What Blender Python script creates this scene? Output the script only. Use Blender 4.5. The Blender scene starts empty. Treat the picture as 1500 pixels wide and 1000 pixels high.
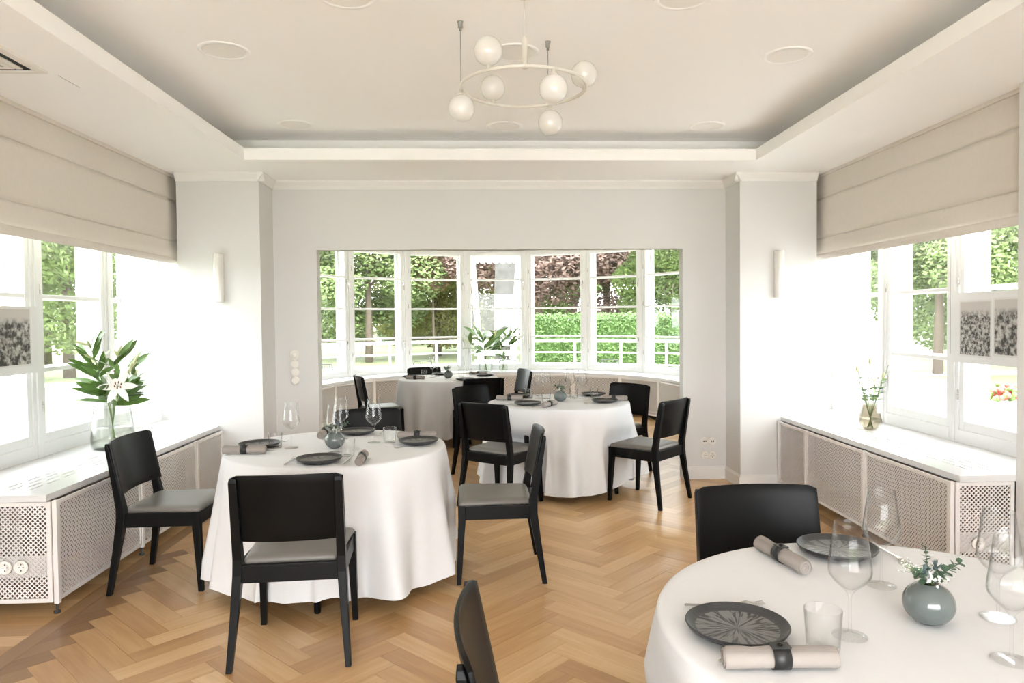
import bpy, bmesh, math, random
from mathutils import Vector, Matrix
random.seed(7)
C = bpy.context.scene.collection
SC = bpy.context.scene
PI = math.pi

# ------------------------------------------------------------------ camera, world, exposure
YAW, PITCH, ROLL = math.radians(2.767), math.radians(1.479), math.radians(.548)
CAM = Vector((-.145, 0, 1.5))
fwd = Vector((math.sin(YAW)*math.cos(PITCH), math.cos(YAW)*math.cos(PITCH), -math.sin(PITCH)))
rgt = Vector((math.cos(YAW), -math.sin(YAW), 0)); dwn = fwd.cross(rgt)
IR = rgt*math.cos(ROLL) + dwn*math.sin(ROLL); ID = -rgt*math.sin(ROLL) + dwn*math.cos(ROLL)
cd = bpy.data.cameras.new('camera'); cam = bpy.data.objects.new('camera', cd); C.objects.link(cam)
cd.sensor_width = 36; cd.lens = 1042.9*36/1500; cd.shift_x = -.01007; cd.shift_y = -.0045; cd.clip_end = 300; cd.clip_start = .05
m = Matrix.Identity(4)
for i, v in enumerate((IR, -ID, -fwd)):
    for r in range(3): m[r][i] = v[r]
m.translation = CAM; cam.matrix_world = m
SC.camera = cam
def project(P):
    d = Vector(P) - CAM; c = d.dot(fwd)
    if c < .1: return None
    return 765.1 + 1042.9*d.dot(IR)/c, 493.3 + 1042.9*d.dot(ID)/c

SKY = 5.2
w = bpy.data.worlds.new('overcast sky'); SC.world = w; w.use_nodes = True
nt = w.node_tree; bg = nt.nodes['Background']
bg.inputs[0].default_value = (.95, .975, 1.0, 1); bg.inputs[1].default_value = SKY
sun_d = bpy.data.lights.new('hazy sun', 'SUN'); sun = bpy.data.objects.new('hazy sun', sun_d); C.objects.link(sun)
sun_d.energy = 2.2; sun_d.angle = math.radians(50); sun_d.color = (1, .97, .92)
sun.rotation_euler = (math.radians(28), 0, math.radians(25))
SC.view_settings.view_transform = 'Standard'; SC.view_settings.look = 'None'
SC.view_settings.exposure = 1.52; SC.view_settings.gamma = 1; SC.view_settings.use_curve_mapping = False
SC.cycles.use_denoising = True
SC.cycles.max_bounces = 14; SC.cycles.diffuse_bounces = 7; SC.cycles.glossy_bounces = 4
SC.cycles.transmission_bounces = 8; SC.cycles.transparent_max_bounces = 40
SC.cycles.caustics_reflective = False; SC.cycles.caustics_refractive = False
SC.cycles.sample_clamp_indirect = 8

# ------------------------------------------------------------------ materials
def mat(name, col, rough=.5, metal=0, bump=0, bscale=60, var=0, vscale=8, spec=.5, coat=0, sss=0):
    m = bpy.data.materials.new(name); m.use_nodes = True; n = m.node_tree.nodes; l = m.node_tree.links
    b = n['Principled BSDF']; b.inputs['Base Color'].default_value = (*col, 1); b.inputs['Roughness'].default_value = rough
    b.inputs['Metallic'].default_value = metal; b.inputs['Specular IOR Level'].default_value = spec
    if coat: b.inputs['Coat Weight'].default_value = coat; b.inputs['Coat Roughness'].default_value = .06
    tc = n.new('ShaderNodeTexCoord')
    nz = n.new('ShaderNodeTexNoise'); nz.inputs['Scale'].default_value = vscale; nz.inputs['Detail'].default_value = 4
    l.new(tc.outputs['Object'], nz.inputs['Vector'])
    if var:
        mx = n.new('ShaderNodeMix'); mx.data_type = 'RGBA'
        mx.inputs[6].default_value = tuple(max(0, c*(1-var)) for c in col)+(1,); mx.inputs[7].default_value = tuple(min(1, c*(1+var)) for c in col)+(1,)
        l.new(nz.outputs['Fac'], mx.inputs[0]); l.new(mx.outputs[2], b.inputs['Base Color'])
    if bump:
        n2 = n.new('ShaderNodeTexNoise'); n2.inputs['Scale'].default_value = bscale; n2.inputs['Detail'].default_value = 3
        l.new(tc.outputs['Object'], n2.inputs['Vector'])
        bp = n.new('ShaderNodeBump'); bp.inputs['Strength'].default_value = bump; bp.inputs['Distance'].default_value = .002
        l.new(n2.outputs['Fac'], bp.inputs['Height']); l.new(bp.outputs['Normal'], b.inputs['Normal'])
    return m
def glass_mat(name, tint, edge=.35, refl=.6):
    m = bpy.data.materials.new(name); m.use_nodes = True; n = m.node_tree.nodes; l = m.node_tree.links
    n.remove(n['Principled BSDF']); out = n['Material Output']
    tr = n.new('ShaderNodeBsdfTransparent'); gl = n.new('ShaderNodeBsdfGlossy'); gl.inputs['Roughness'].default_value = .02
    lw = n.new('ShaderNodeLayerWeight'); lw.inputs['Blend'].default_value = .5
    ramp = n.new('ShaderNodeMix'); ramp.data_type = 'RGBA'
    ramp.inputs[6].default_value = (*tint, 1); ramp.inputs[7].default_value = tuple(c*(1-edge) for c in tint)+(1,)
    p1 = n.new('ShaderNodeMath'); p1.operation = 'POWER'; p1.inputs[1].default_value = 3; l.new(lw.outputs['Facing'], p1.inputs[0])
    l.new(p1.outputs[0], ramp.inputs[0]); l.new(ramp.outputs[2], tr.inputs['Color'])
    p2 = n.new('ShaderNodeMath'); p2.operation = 'POWER'; p2.inputs[1].default_value = 4; l.new(lw.outputs['Facing'], p2.inputs[0])
    mu = n.new('ShaderNodeMath'); mu.operation = 'MULTIPLY_ADD'; mu.inputs[1].default_value = refl; mu.inputs[2].default_value = .022; l.new(p2.outputs[0], mu.inputs[0])
    mx = n.new('ShaderNodeMixShader'); l.new(mu.outputs[0], mx.inputs[0]); l.new(tr.outputs[0], mx.inputs[1]); l.new(gl.outputs[0], mx.inputs[2])
    l.new(mx.outputs[0], out.inputs['Surface'])
    return m
M = {}
M['wall'] = mat('wall paint', (.66, .652, .64), .7, bump=.05, bscale=120)
M['ceil'] = mat('ceiling paint', (.955, .945, .935), .8)
M['trim'] = mat('white trim paint', (.76, .745, .725), .45)
M['frame'] = mat('window paint', (.73, .73, .725), .35)
M['sill'] = mat('sill laminate', (.66, .655, .65), .22, coat=.2)
M['cover'] = mat('cover paint', (.70, .67, .645), .5)
M['inside'] = mat('radiator enamel', (.22, .20, .19), .6)
M['blind'] = mat('blind linen', (.70, .65, .60), .9, bump=.25, bscale=400, var=.04, vscale=40)
M['cloth'] = mat('tablecloth damask', (.69, .69, .695), .75, bump=.2, bscale=90, var=.02, vscale=30)
M['black'] = mat('black stained wood', (.0038, .0037, .0037), .34, bump=.05, bscale=200, spec=.14)
M['seat'] = mat('taupe leather', (.145, .133, .118), .42, bump=.06, bscale=150, var=.06)
M['glass'] = glass_mat('window glass', (.97, .985, .98), .1, .55)
M['crystal'] = glass_mat('drinking glass', (.993, .995, .995), .22, .8)
M['vglass'] = glass_mat('vase glass', (.965, .975, .96), .35, .8)
M['amber'] = glass_mat('smoky vase glass', (.88, .85, .79), .35, .8)
M['napkin'] = mat('beige napkin', (.30, .265, .24), .9, bump=.2, bscale=500, var=.05)
M['leather'] = mat('black leather band', (.012, .012, .012), .4, bump=.1, bscale=200)
M['steel'] = mat('steel', (.62, .60, .58), .22, metal=1)
M['chrome'] = mat('chrome', (.7, .7, .7), .12, metal=1)
M['vase'] = mat('grey green glaze', (.105, .122, .118), .12, coat=.5)
M['plastic'] = mat('white plastic', (.80, .77, .72), .35)
M['hole'] = mat('dark socket hole', (.03, .03, .03), .6)
M['opal'] = mat('opal glass', (.72, .70, .665), .15, coat=.4)
M['lampmetal'] = mat('cream lamp metal', (.68, .645, .59), .35)
M['grey'] = mat('grey clip metal', (.3, .3, .28), .4)
M['dark'] = mat('dark void', (.03, .03, .03), .8)
M['paper'] = mat('white board', (.72, .72, .72), .6)
M['leaf'] = mat('lily leaf', (.10, .19, .04), .45, var=.5, vscale=12)
M['leaf2'] = mat('eucalyptus leaf', (.075, .125, .075), .5, var=.3, vscale=30)
M['bud'] = mat('lily bud', (.55, .56, .33), .5, var=.2)
M['petal'] = mat('white petal', (.85, .84, .80), .5)
M['stamen'] = mat('rust stamen', (.22, .06, .02), .7)
M['thistle'] = mat('blue grey thistle', (.09, .13, .13), .7)
M['stem'] = mat('green stem', (.14, .2, .06), .5)
M['grass'] = mat('lawn grass', (.15, .175, .075), .9, var=.35, vscale=.7)
M['paving'] = mat('terrace paving', (.60, .575, .545), .85, var=.1)
M['hedge'] = mat('hedge leaves', (.062, .115, .026), .7, var=.6, vscale=2.5)
M['tree1'] = mat('fresh green leaves', (.15, .205, .07), .7, var=.7, vscale=2.6)
M['tree2'] = mat('copper leaves', (.17, .11, .088), .7, var=.75, vscale=2.6)
M['tree3'] = mat('olive leaves', (.21, .21, .075), .7, var=.7, vscale=2.6)
M['tree4'] = mat('young copper leaves', (.27, .15, .115), .7, var=.7, vscale=2.6)
M['bark'] = mat('grey bark', (.075, .07, .066), .9, bump=.5, bscale=14, var=.5, vscale=5)
M['bark2'] = mat('dark bark', (.13, .10, .08), .9, var=.3)
M['pale'] = mat('pale bounce paving', (.74, .71, .67), .9)  # surface of the added ground that bounces daylight indoors
M['white'] = mat('white outdoor paint', (.82, .82, .80), .5)
M['iron'] = mat('dark garden iron', (.06, .07, .06), .5)
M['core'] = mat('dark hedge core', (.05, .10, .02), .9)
M['red'] = mat('red blossom', (.5, .08, .06), .6)

def oak_mat():
    m = bpy.data.materials.new('oak parquet'); m.use_nodes = True; n = m.node_tree.nodes; l = m.node_tree.links; b = n['Principled BSDF']
    oi = n.new('ShaderNodeObjectInfo'); at = n.new('ShaderNodeAttribute'); at.attribute_name = 'rnd'
    lc = n.new('ShaderNodeAttribute'); lc.attribute_name = 'lc'
    ad = n.new('ShaderNodeMath'); ad.operation = 'ADD'; l.new(oi.outputs['Random'], ad.inputs[0]); l.new(at.outputs['Fac'], ad.inputs[1])
    fr = n.new('ShaderNodeMath'); fr.operation = 'FRACT'; l.new(ad.outputs[0], fr.inputs[0])
    mul = n.new('ShaderNodeMath'); mul.operation = 'MULTIPLY'; mul.inputs[1].default_value = 53; l.new(fr.outputs[0], mul.inputs[0])
    cb = n.new('ShaderNodeCombineXYZ'); l.new(mul.outputs[0], cb.inputs[0]); l.new(mul.outputs[0], cb.inputs[2])
    va = n.new('ShaderNodeVectorMath'); va.operation = 'ADD'; l.new(lc.outputs['Vector'], va.inputs[0]); l.new(cb.outputs[0], va.inputs[1])
    mp = n.new('ShaderNodeMapping'); mp.inputs['Scale'].default_value = (3.2, 42, 1); l.new(va.outputs[0], mp.inputs['Vector'])
    nz = n.new('ShaderNodeTexNoise'); nz.inputs['Scale'].default_value = 1.0; nz.inputs['Detail'].default_value = 6; nz.inputs['Distortion'].default_value = .6
    l.new(mp.outputs[0], nz.inputs['Vector'])
    mp2 = n.new('ShaderNodeMapping'); mp2.inputs['Scale'].default_value = (1.4, 9, 1); l.new(va.outputs[0], mp2.inputs['Vector'])
    n2 = n.new('ShaderNodeTexNoise'); n2.inputs['Scale'].default_value = 1; n2.inputs['Detail'].default_value = 3; l.new(mp2.outputs[0], n2.inputs['Vector'])
    r = n.new('ShaderNodeValToRGB'); e = r.color_ramp.elements
    e[0].position = 0; e[0].color = (.33, .172, .07, 1); e[1].position = 1; e[1].color = (.66, .45, .245, 1)
    x = e.new(.45); x.color = (.48, .285, .125, 1); y = e.new(.75); y.color = (.57, .365, .18, 1)
    # plank tone + grain
    s1 = n.new('ShaderNodeMath'); s1.operation = 'MULTIPLY'; s1.inputs[1].default_value = .58; l.new(fr.outputs[0], s1.inputs[0])
    s2 = n.new('ShaderNodeMath'); s2.operation = 'MULTIPLY_ADD'; s2.inputs[1].default_value = .62; l.new(nz.outputs['Fac'], s2.inputs[0]); l.new(s1.outputs[0], s2.inputs[2])
    s3 = n.new('ShaderNodeMath'); s3.operation = 'MULTIPLY_ADD'; s3.inputs[1].default_value = .35; l.new(n2.outputs['Fac'], s3.inputs[0]); l.new(s2.outputs[0], s3.inputs[2])
    s4 = n.new('ShaderNodeMath'); s4.operation = 'SUBTRACT'; s4.inputs[1].default_value = .24; l.new(s3.outputs[0], s4.inputs[0])
    l.new(s4.outputs[0], r.inputs[0]); l.new(r.outputs[0], b.inputs['Base Color'])
    b.inputs['Roughness'].default_value = .3; b.inputs['Specular IOR Level'].default_value = .45
    bp = n.new('ShaderNodeBump'); bp.inputs['Strength'].default_value = .08; bp.inputs['Distance'].default_value = .001
    l.new(nz.outputs['Fac'], bp.inputs['Height']); l.new(bp.outputs[0], b.inputs['Normal'])
    return m
M['oak'] = oak_mat()
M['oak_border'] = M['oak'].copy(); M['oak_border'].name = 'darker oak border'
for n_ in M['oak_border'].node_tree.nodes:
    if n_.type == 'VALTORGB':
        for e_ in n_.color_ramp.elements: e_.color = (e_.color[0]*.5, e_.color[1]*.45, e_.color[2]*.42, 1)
M['subfloor'] = mat('dark floor joint', (.10, .055, .025), .8)

def plate_mat():
    m = bpy.data.materials.new('charcoal ribbed stoneware'); m.use_nodes = True; n = m.node_tree.nodes; l = m.node_tree.links; b = n['Principled BSDF']
    tc = n.new('ShaderNodeTexCoord'); sp = n.new('ShaderNodeSeparateXYZ'); l.new(tc.outputs['Object'], sp.inputs[0])
    at = n.new('ShaderNodeMath'); at.operation = 'ARCTAN2'; l.new(sp.outputs[1], at.inputs[0]); l.new(sp.outputs[0], at.inputs[1])
    cs = n.new('ShaderNodeMath'); cs.operation = 'COSINE'; l.new(at.outputs[0], cs.inputs[0])
    sn = n.new('ShaderNodeMath'); sn.operation = 'SINE'; l.new(at.outputs[0], sn.inputs[0])
    ln = n.new('ShaderNodeVectorMath'); ln.operation = 'LENGTH'; l.new(tc.outputs['Object'], ln.inputs[0])
    lm = n.new('ShaderNodeMath'); lm.operation = 'MULTIPLY'; lm.inputs[1].default_value = 2.2; l.new(ln.outputs['Value'], lm.inputs[0])
    cb = n.new('ShaderNodeCombineXYZ'); l.new(cs.outputs[0], cb.inputs[0]); l.new(sn.outputs[0], cb.inputs[1]); l.new(lm.outputs[0], cb.inputs[2])
    nz = n.new('ShaderNodeTexNoise'); nz.inputs['Scale'].default_value = 9; nz.inputs['Detail'].default_value = 2; l.new(cb.outputs[0], nz.inputs['Vector'])
    r = n.new('ShaderNodeValToRGB'); e = r.color_ramp.elements
    e[0].position = .42; e[0].color = (.018, .018, .019, 1); e[1].position = .52; e[1].color = (.17, .17, .165, 1)
    l.new(nz.outputs['Fac'], r.inputs[0])
    lt = n.new('ShaderNodeMath'); lt.operation = 'LESS_THAN'; lt.inputs[1].default_value = .096; l.new(ln.outputs['Value'], lt.inputs[0])
    mx = n.new('ShaderNodeMix'); mx.data_type = 'RGBA'; l.new(lt.outputs[0], mx.inputs[0]); mx.inputs[6].default_value = (.035, .036, .038, 1); l.new(r.outputs[0], mx.inputs[7])
    l.new(mx.outputs[2], b.inputs['Base Color']); b.inputs['Roughness'].default_value = .38
    bp = n.new('ShaderNodeBump'); bp.inputs['Strength'].default_value = .5; bp.inputs['Distance'].default_value = .002
    l.new(nz.outputs['Fac'], bp.inputs['Height']); l.new(bp.outputs[0], b.inputs['Normal'])
    return m
M['plate'] = plate_mat()
def photo_mat(seed, scale):
    m = bpy.data.materials.new('old print'); m.use_nodes = True; n = m.node_tree.nodes; l = m.node_tree.links; b = n['Principled BSDF']
    tc = n.new('ShaderNodeTexCoord'); sp = n.new('ShaderNodeSeparateXYZ'); l.new(tc.outputs['Generated'], sp.inputs[0])
    mp = n.new('ShaderNodeMapping'); mp.inputs['Location'].default_value = (seed, seed, seed); l.new(tc.outputs['Object'], mp.inputs['Vector'])
    nz = n.new('ShaderNodeTexNoise'); nz.inputs['Scale'].default_value = scale; nz.inputs['Detail'].default_value = 5; nz.inputs['Roughness'].default_value = .65; l.new(mp.outputs[0], nz.inputs['Vector'])
    a = nz
    # paler sky toward the top of the print
    s = n.new('ShaderNodeMapRange'); s.inputs[1].default_value = .72; s.inputs[2].default_value = .86; l.new(sp.outputs[2], s.inputs[0])
    r = n.new('ShaderNodeValToRGB'); e = r.color_ramp.elements; e[0].position = .42; e[0].color = (.03, .027, .024, 1); e[1].position = 1.3/1.4; e[1].color = (.5, .48, .46, 1)
    l.new(a.outputs[0], r.inputs[0])
    r.color_ramp.elements[1].position = .60
    mx = n.new('ShaderNodeMix'); mx.data_type = 'RGBA'; l.new(s.outputs[0], mx.inputs[0]); l.new(r.outputs[0], mx.inputs[6]); mx.inputs[7].default_value = (.52, .49, .47, 1)
    l.new(mx.outputs[2], b.inputs['Base Color']); b.inputs['Roughness'].default_value = .5
    return m

# ------------------------------------------------------------------ mesh helpers
class MB:
    def __init__(s): s.v = []; s.f = []; s.sm = []
    def add(s, vs, fs, smooth=False):
        o = len(s.v); s.v += [tuple(p) for p in vs]; s.f += [tuple(o+i for i in f) for f in fs]; s.sm += [smooth]*len(fs); return s
    def box(s, x0, y0, z0, x1, y1, z1, mtx=None):
        vs = [Vector((x, y, z)) for z in (z0, z1) for y in (y0, y1) for x in (x0, x1)]
        if mtx: vs = [mtx @ p for p in vs]
        return s.add(vs, [(0,2,3,1),(4,5,7,6),(0,1,5,4),(2,6,7,3),(0,4,6,2),(1,3,7,5)])
    def beam(s, secs, mtx=None):           # secs: (x,y,z,halfx,halfy) rectangular sections stacked along z
        vs = []
        for x, y, z, a, b in secs: vs += [Vector((x-a,y-b,z)), Vector((x+a,y-b,z)), Vector((x+a,y+b,z)), Vector((x-a,y+b,z))]
        if mtx: vs = [mtx @ p for p in vs]
        k = len(secs); fs = [(3,2,1,0), (4*k-4,4*k-3,4*k-2,4*k-1)]
        for i in range(k-1):
            for j in range(4): fs.append((4*i+j, 4*i+(j+1)%4, 4*i+4+(j+1)%4, 4*i+4+j))
        return s.add(vs, fs)
    def lathe(s, prof, n=32, mtx=None, smooth=True, close=True):   # prof: (r,z)
        vs = []; k = len(prof)
        for j in range(n):
            a = 2*PI*j/n
            vs += [Vector((r*math.cos(a), r*math.sin(a), z)) for r, z in prof]
        if mtx: vs = [mtx @ p for p in vs]
        fs = []
        for j in range(n):
            j2 = (j+1) % n
            for i in range(k-1): fs.append((j*k+i, j2*k+i, j2*k+i+1, j*k+i+1))
        if close:
            if prof[0][0] > 1e-6: fs.append(tuple(j*k for j in range(n))[::-1])
            if prof[-1][0] > 1e-6: fs.append(tuple(j*k+k-1 for j in range(n)))
        return s.add(vs, fs, smooth)
    def tube(s, pts, r, n=8, smooth=True, r2=None):
        pts = [Vector(p) for p in pts]; k = len(pts); vs = []
        for i, p in enumerate(pts):
            d = (pts[min(i+1, k-1)] - pts[max(i-1, 0)]).normalized()
            u = d.orthogonal().normalized() if i == 0 else (u - d*u.dot(d)).normalized()
            q = d.cross(u); rr = r if r2 is None else r + (r2-r)*i/(k-1)
            vs += [p + (u*math.cos(2*PI*j/n) + q*math.sin(2*PI*j/n))*rr for j in range(n)]
        fs = [tuple(range(n))[::-1], tuple(range((k-1)*n, k*n))]
        for i in range(k-1):
            for j in range(n): fs.append((i*n+j, i*n+(j+1)%n, (i+1)*n+(j+1)%n, (i+1)*n+j))
        return s.add(vs, fs, smooth)
    def torus(s, R, r, z=0, n=48, k=8, c=(0, 0)):
        vs = []; fs = []
        for i in range(n):
            a = 2*PI*i/n
            for j in range(k):
                b = 2*PI*j/k; vs.append(Vector((c[0]+(R+r*math.cos(b))*math.cos(a), c[1]+(R+r*math.cos(b))*math.sin(a), z+r*math.sin(b))))
                fs.append((i*k+j, ((i+1)%n)*k+j, ((i+1)%n)*k+(j+1)%k, i*k+(j+1)%k))
        return s.add(vs, fs, True)
    def ball(s, c, r, n=16, k=10, sc=(1, 1, 1)):
        prof = [(max(r*math.sin(PI*i/k), 1e-7), -r*math.cos(PI*i/k)) for i in range(k+1)]
        mt = Matrix.Translation(Vector(c)) @ Matrix.Diagonal(Vector((*sc, 1)))
        return s.lathe(prof, n, mt, close=False)
    def prism(s, poly, z0, z1):
        n = len(poly); vs = [(x, y, z0) for x, y in poly] + [(x, y, z1) for x, y in poly]
        return s.add(vs, [tuple(range(n))[::-1], tuple(range(n, 2*n))] + [(i, (i+1)%n, n+(i+1)%n, n+i) for i in range(n)])
    def leaf(s, base, direc, length, width, bend=.25, up=(0, 0, 1), n=6, fold=.15):
        d = Vector(direc).normalized(); side = d.cross(Vector(up))
        side = side.normalized() if side.length > 1e-3 else Vector((1, 0, 0)); nrm = side.cross(d)
        vs = []; fs = []
        for i in range(n+1):
            t = i/n; wd = width*.5*math.sin(PI*min(1, t*.94+.05))**.8*(1 if t < 1 else .02)
            p = Vector(base) + d*length*t - nrm*(bend*length*t*t)
            vs += [p - side*wd + nrm*fold*wd, p - nrm*fold*wd*.4, p + side*wd + nrm*fold*wd]
        for i in range(n):
            a = 3*i; fs += [(a, a+1, a+4, a+3), (a+1, a+2, a+5, a+4)]
        return s.add(vs, fs, True)
    def mesh(s, name, m, bev=0):
        me = bpy.data.meshes.new(name); me.from_pydata(s.v, [], s.f); me.materials.append(m)
        me.polygons.foreach_set('use_smooth', s.sm); me.update()
        bm = bmesh.new(); bm.from_mesh(me); bmesh.ops.recalc_face_normals(bm, faces=bm.faces)
        if bev:
            ed = [e for e in bm.edges if len(e.link_faces) == 2 and e.calc_face_angle(0) > .6]
            bmesh.ops.bevel(bm, geom=ed, offset=bev, segments=2, profile=.6, affect='EDGES', clamp_overlap=True)
        bm.to_mesh(me); bm.free()
        return me
    def build(s, name, m, parent=None, loc=None, bev=0, kind=None):
        return link(name, s.mesh(name, m, bev), parent, loc, kind=kind)
def link(name, me, parent=None, loc=None, rz=None, kind=None):
    o = bpy.data.objects.new(name, me); C.objects.link(o)
    if parent is not None: o.parent = parent
    if loc is not None: o.location = loc
    if rz is not None: o.rotation_euler[2] = rz
    if kind: o['kind'] = kind
    return o
def tag(o, label, cat, group=None):
    o['label'] = label; o['category'] = cat
    if group: o['group'] = group
    return o
def thing(name, label, cat, loc=(0, 0, 0), rz=0, group=None):
    o = bpy.data.objects.new(name, None); C.objects.link(o); o.empty_display_size = .05
    o.location = loc; o.rotation_euler[2] = rz
    return tag(o, label, cat, group)
def struct(name, mb, m, parent=None, loc=None, bev=0, label=None):
    o = mb.build(name, m, parent, loc, bev)
    o['kind'] = 'structure'
    if label: o['label'] = label
    return o
def copy_tree(o, parent=None, loc=None, rz=None, label=None, group=None):
    c = o.copy(); C.objects.link(c)
    if parent is not None: c.parent = parent
    if loc is not None: c.location = loc
    if rz is not None: c.rotation_euler[2] = rz
    if label: c['label'] = label
    if group: c['group'] = group
    for ch in list(o.children): copy_tree(ch, c)
    return c

# ------------------------------------------------------------------ room shell
ZS, ZC, ZT = .62, 2.74, 2.97      # sill, soffit, tray ceiling
XP, XO, XW = 2.05, 2.73, 3.08     # pillar inner / outer edge, window plane
YP, YB, YN, YE = 6.10, 6.475, 3.735, 6.53
struct('floor', MB().box(-3.4, -2.6, -.3, 3.4, 12.6, -.014), M['subfloor'])
FLOOR = bpy.data.objects['floor']; FLOOR['label'] = 'oak herringbone parquet floor'
for s, nm in ((-1, 'left'), (1, 'right')):
    b = MB()
    def bx(x0, y0, z0, x1, y1, z1): b.box(min(s*x0, s*x1), y0, z0, max(s*x0, s*x1), y1, z1)
    bx(XP, YP, 0, XO, YB+.13, 3.1)                     # far pillar
    bx(XO, YE, 0, 3.45, YE+.12, 3.1)                   # alcove far reveal
    bx(XO, 2.95, 0, 3.45, YN, 3.1)                     # near pillar
    bx(XW, YN, 0, XW+.30, YE, ZS-.02)                  # wall below the window
    bx(XW, YN, 2.66, XW+.30, YE, 3.1)                  # wall above
    bx(XO, -2.6, 0, 3.45, 2.95, 3.1)  # unseen near wall, left windowless to cut daylight on the near tables
    struct('wall_'+nm, b, M['wall'])
b = MB()
b.box(-XP, YB, 0, -1.67, YB+.13, 3.1).box(1.65, YB, 0, XP, YB+.13, 3.1).box(-1.67, YB, 2.13, 1.65, YB+.13, 3.1)
struct('wall_back', b, M['wall'])
struct('wall_front', MB().box(-3.45, -2.75, 0, -2.2, -2.6, 3.1).box(2.2, -2.75, 0, 3.45, -2.6, 3.1).box(-2.2, -2.75, 2.5, 2.2, -2.6, 3.1), M['wall'])  # unseen wall; its wide opening is added to let in fill daylight
# tray ceiling with soffit and lip
XL, YL, YT0 = 2.0, 5.60, -1.2
struct('ceiling', MB().box(-3.4, -2.6, ZT, 3.4, YB+.1, ZT+.12), M['ceil'], label='white tray ceiling')
b = MB()
b.box(-3.4, YL, ZC, 3.4, YB+.1, ZC+.02).box(-3.4, -2.6, ZC, 3.4, YT0, ZC+.02)
b.box(-3.4, YT0, ZC, -XL, YL, ZC+.02).box(XL, YT0, ZC, 3.4, YL, ZC+.02)
b.box(-XL-.03, YT0, ZC+.02, -XL, YL+.03, ZC+.09).box(XL, YT0, ZC+.02, XL+.03, YL+.03, ZC+.09).box(-XL, YL, ZC+.02, XL, YL+.03, ZC+.09)
b.box(-XL-.36, YT0, ZC+.02, -XL-.33, YL+.36, ZT).box(XL+.33, YT0, ZC+.02, XL+.36, YL+.36, ZT).box(-XL-.36, YL+.33, ZC+.02, XL+.36, YL+.36, ZT)
struct('trim_1', b, M['ceil'], label='lowered ceiling border with lighting cove lip')
# crown moulding
def crown(path, name):
    b = MB(); prof = ((0, 0), (.012, 0), (.018, .02), (.045, .055), (.05, .07), (0, .07))
    for (x0, y0), (x1, y1), (nx, ny) in path:
        vs = [(x+nx*p, y+ny*p, ZC-.07+z) for x, y in ((x0, y0), (x1, y1)) for p, z in prof]; k = len(prof)
        b.add(vs, [tuple(range(k)), tuple(range(k, 2*k))[::-1]] + [(i, (i+1)%k, k+(i+1)%k, k+i) for i in range(k)])
    struct(name, b, M['trim'])
crown([((-XO, YP), (-XP+.05, YP), (0, -1)), ((-XP, YP-.05), (-XP, YB), (1, 0)), ((-XP, YB), (XP, YB), (0, -1)),
       ((XP, YP-.05), (XP, YB), (-1, 0)), ((XP-.05, YP), (XO, YP), (0, -1))], 'trim_2')
# baseboards
def skirting(name, segs):
    b = MB()
    for (x0, y0), (x1, y1), (nx, ny) in segs:
        for t, z0, z1 in ((.016, 0, .095), (.009, .095, .115)):
            b.box(min(x0, x1, x0+nx*t, x1+nx*t), min(y0, y1, y0+ny*t, y1+ny*t), z0, max(x0, x1, x0+nx*t, x1+nx*t), max(y0, y1, y0+ny*t, y1+ny*t), z1)
    struct(name, b, M['trim'])
skirting('baseboard_right', [((1.65, YB), (XP, YB), (0, -1)), ((XP, YP-.016), (XP, YB), (-1, 0)), ((XP, YP), (XO, YP), (0, -1))])
skirting('baseboard_left', [((-XP, YB), (-1.67, YB), (0, -1)), ((-XP, YP-.016), (-XP, YB), (1, 0)), ((-XO, YP), (-XP, YP), (0, -1))])

# bay: half round of windows behind the opening
BC, BR = Vector((0, 9.3, 0)), 2.95
b = MB()
b.box(-3.25, YB+.13, 0, -2.95, 9.35, 2.9).box(2.95, YB+.13, 0, 3.25, 9.35, 2.9)
hw = BR*math.tan(math.radians(10))
def polar(ang, r, z=0): return Vector((BC.x + r*math.sin(ang), BC.y + r*math.cos(ang), z))
def bay_mtx(ang): return Matrix.Translation(polar(ang, BR)) @ Matrix.Rotation(-ang, 4, 'Z')
for d in (-80, 80): b.box(-hw, 0, 0, hw, .3, 2.9, bay_mtx(math.radians(d)))
for k in range(-3, 4):
    mt = bay_mtx(math.radians(20*k)); b.box(-hw-.02, 0, 0, hw+.02, .3, ZS-.02, mt); b.box(-hw-.02, 0, 2.66, hw+.02, .3, 2.9, mt)
struct('wall_bay', b, M['wall'])
pts = [(-3.2, YB+.13)] + [(BC.x + 3.25*math.sin(math.radians(a)), BC.y + 3.25*math.cos(math.radians(a))) for a in range(-90, 91, 10)] + [(3.2, YB+.13)]
struct('ceiling.001', MB().prism(pts, 2.70, 2.82), M['ceil'], label='white ceiling over the window bay')

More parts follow.
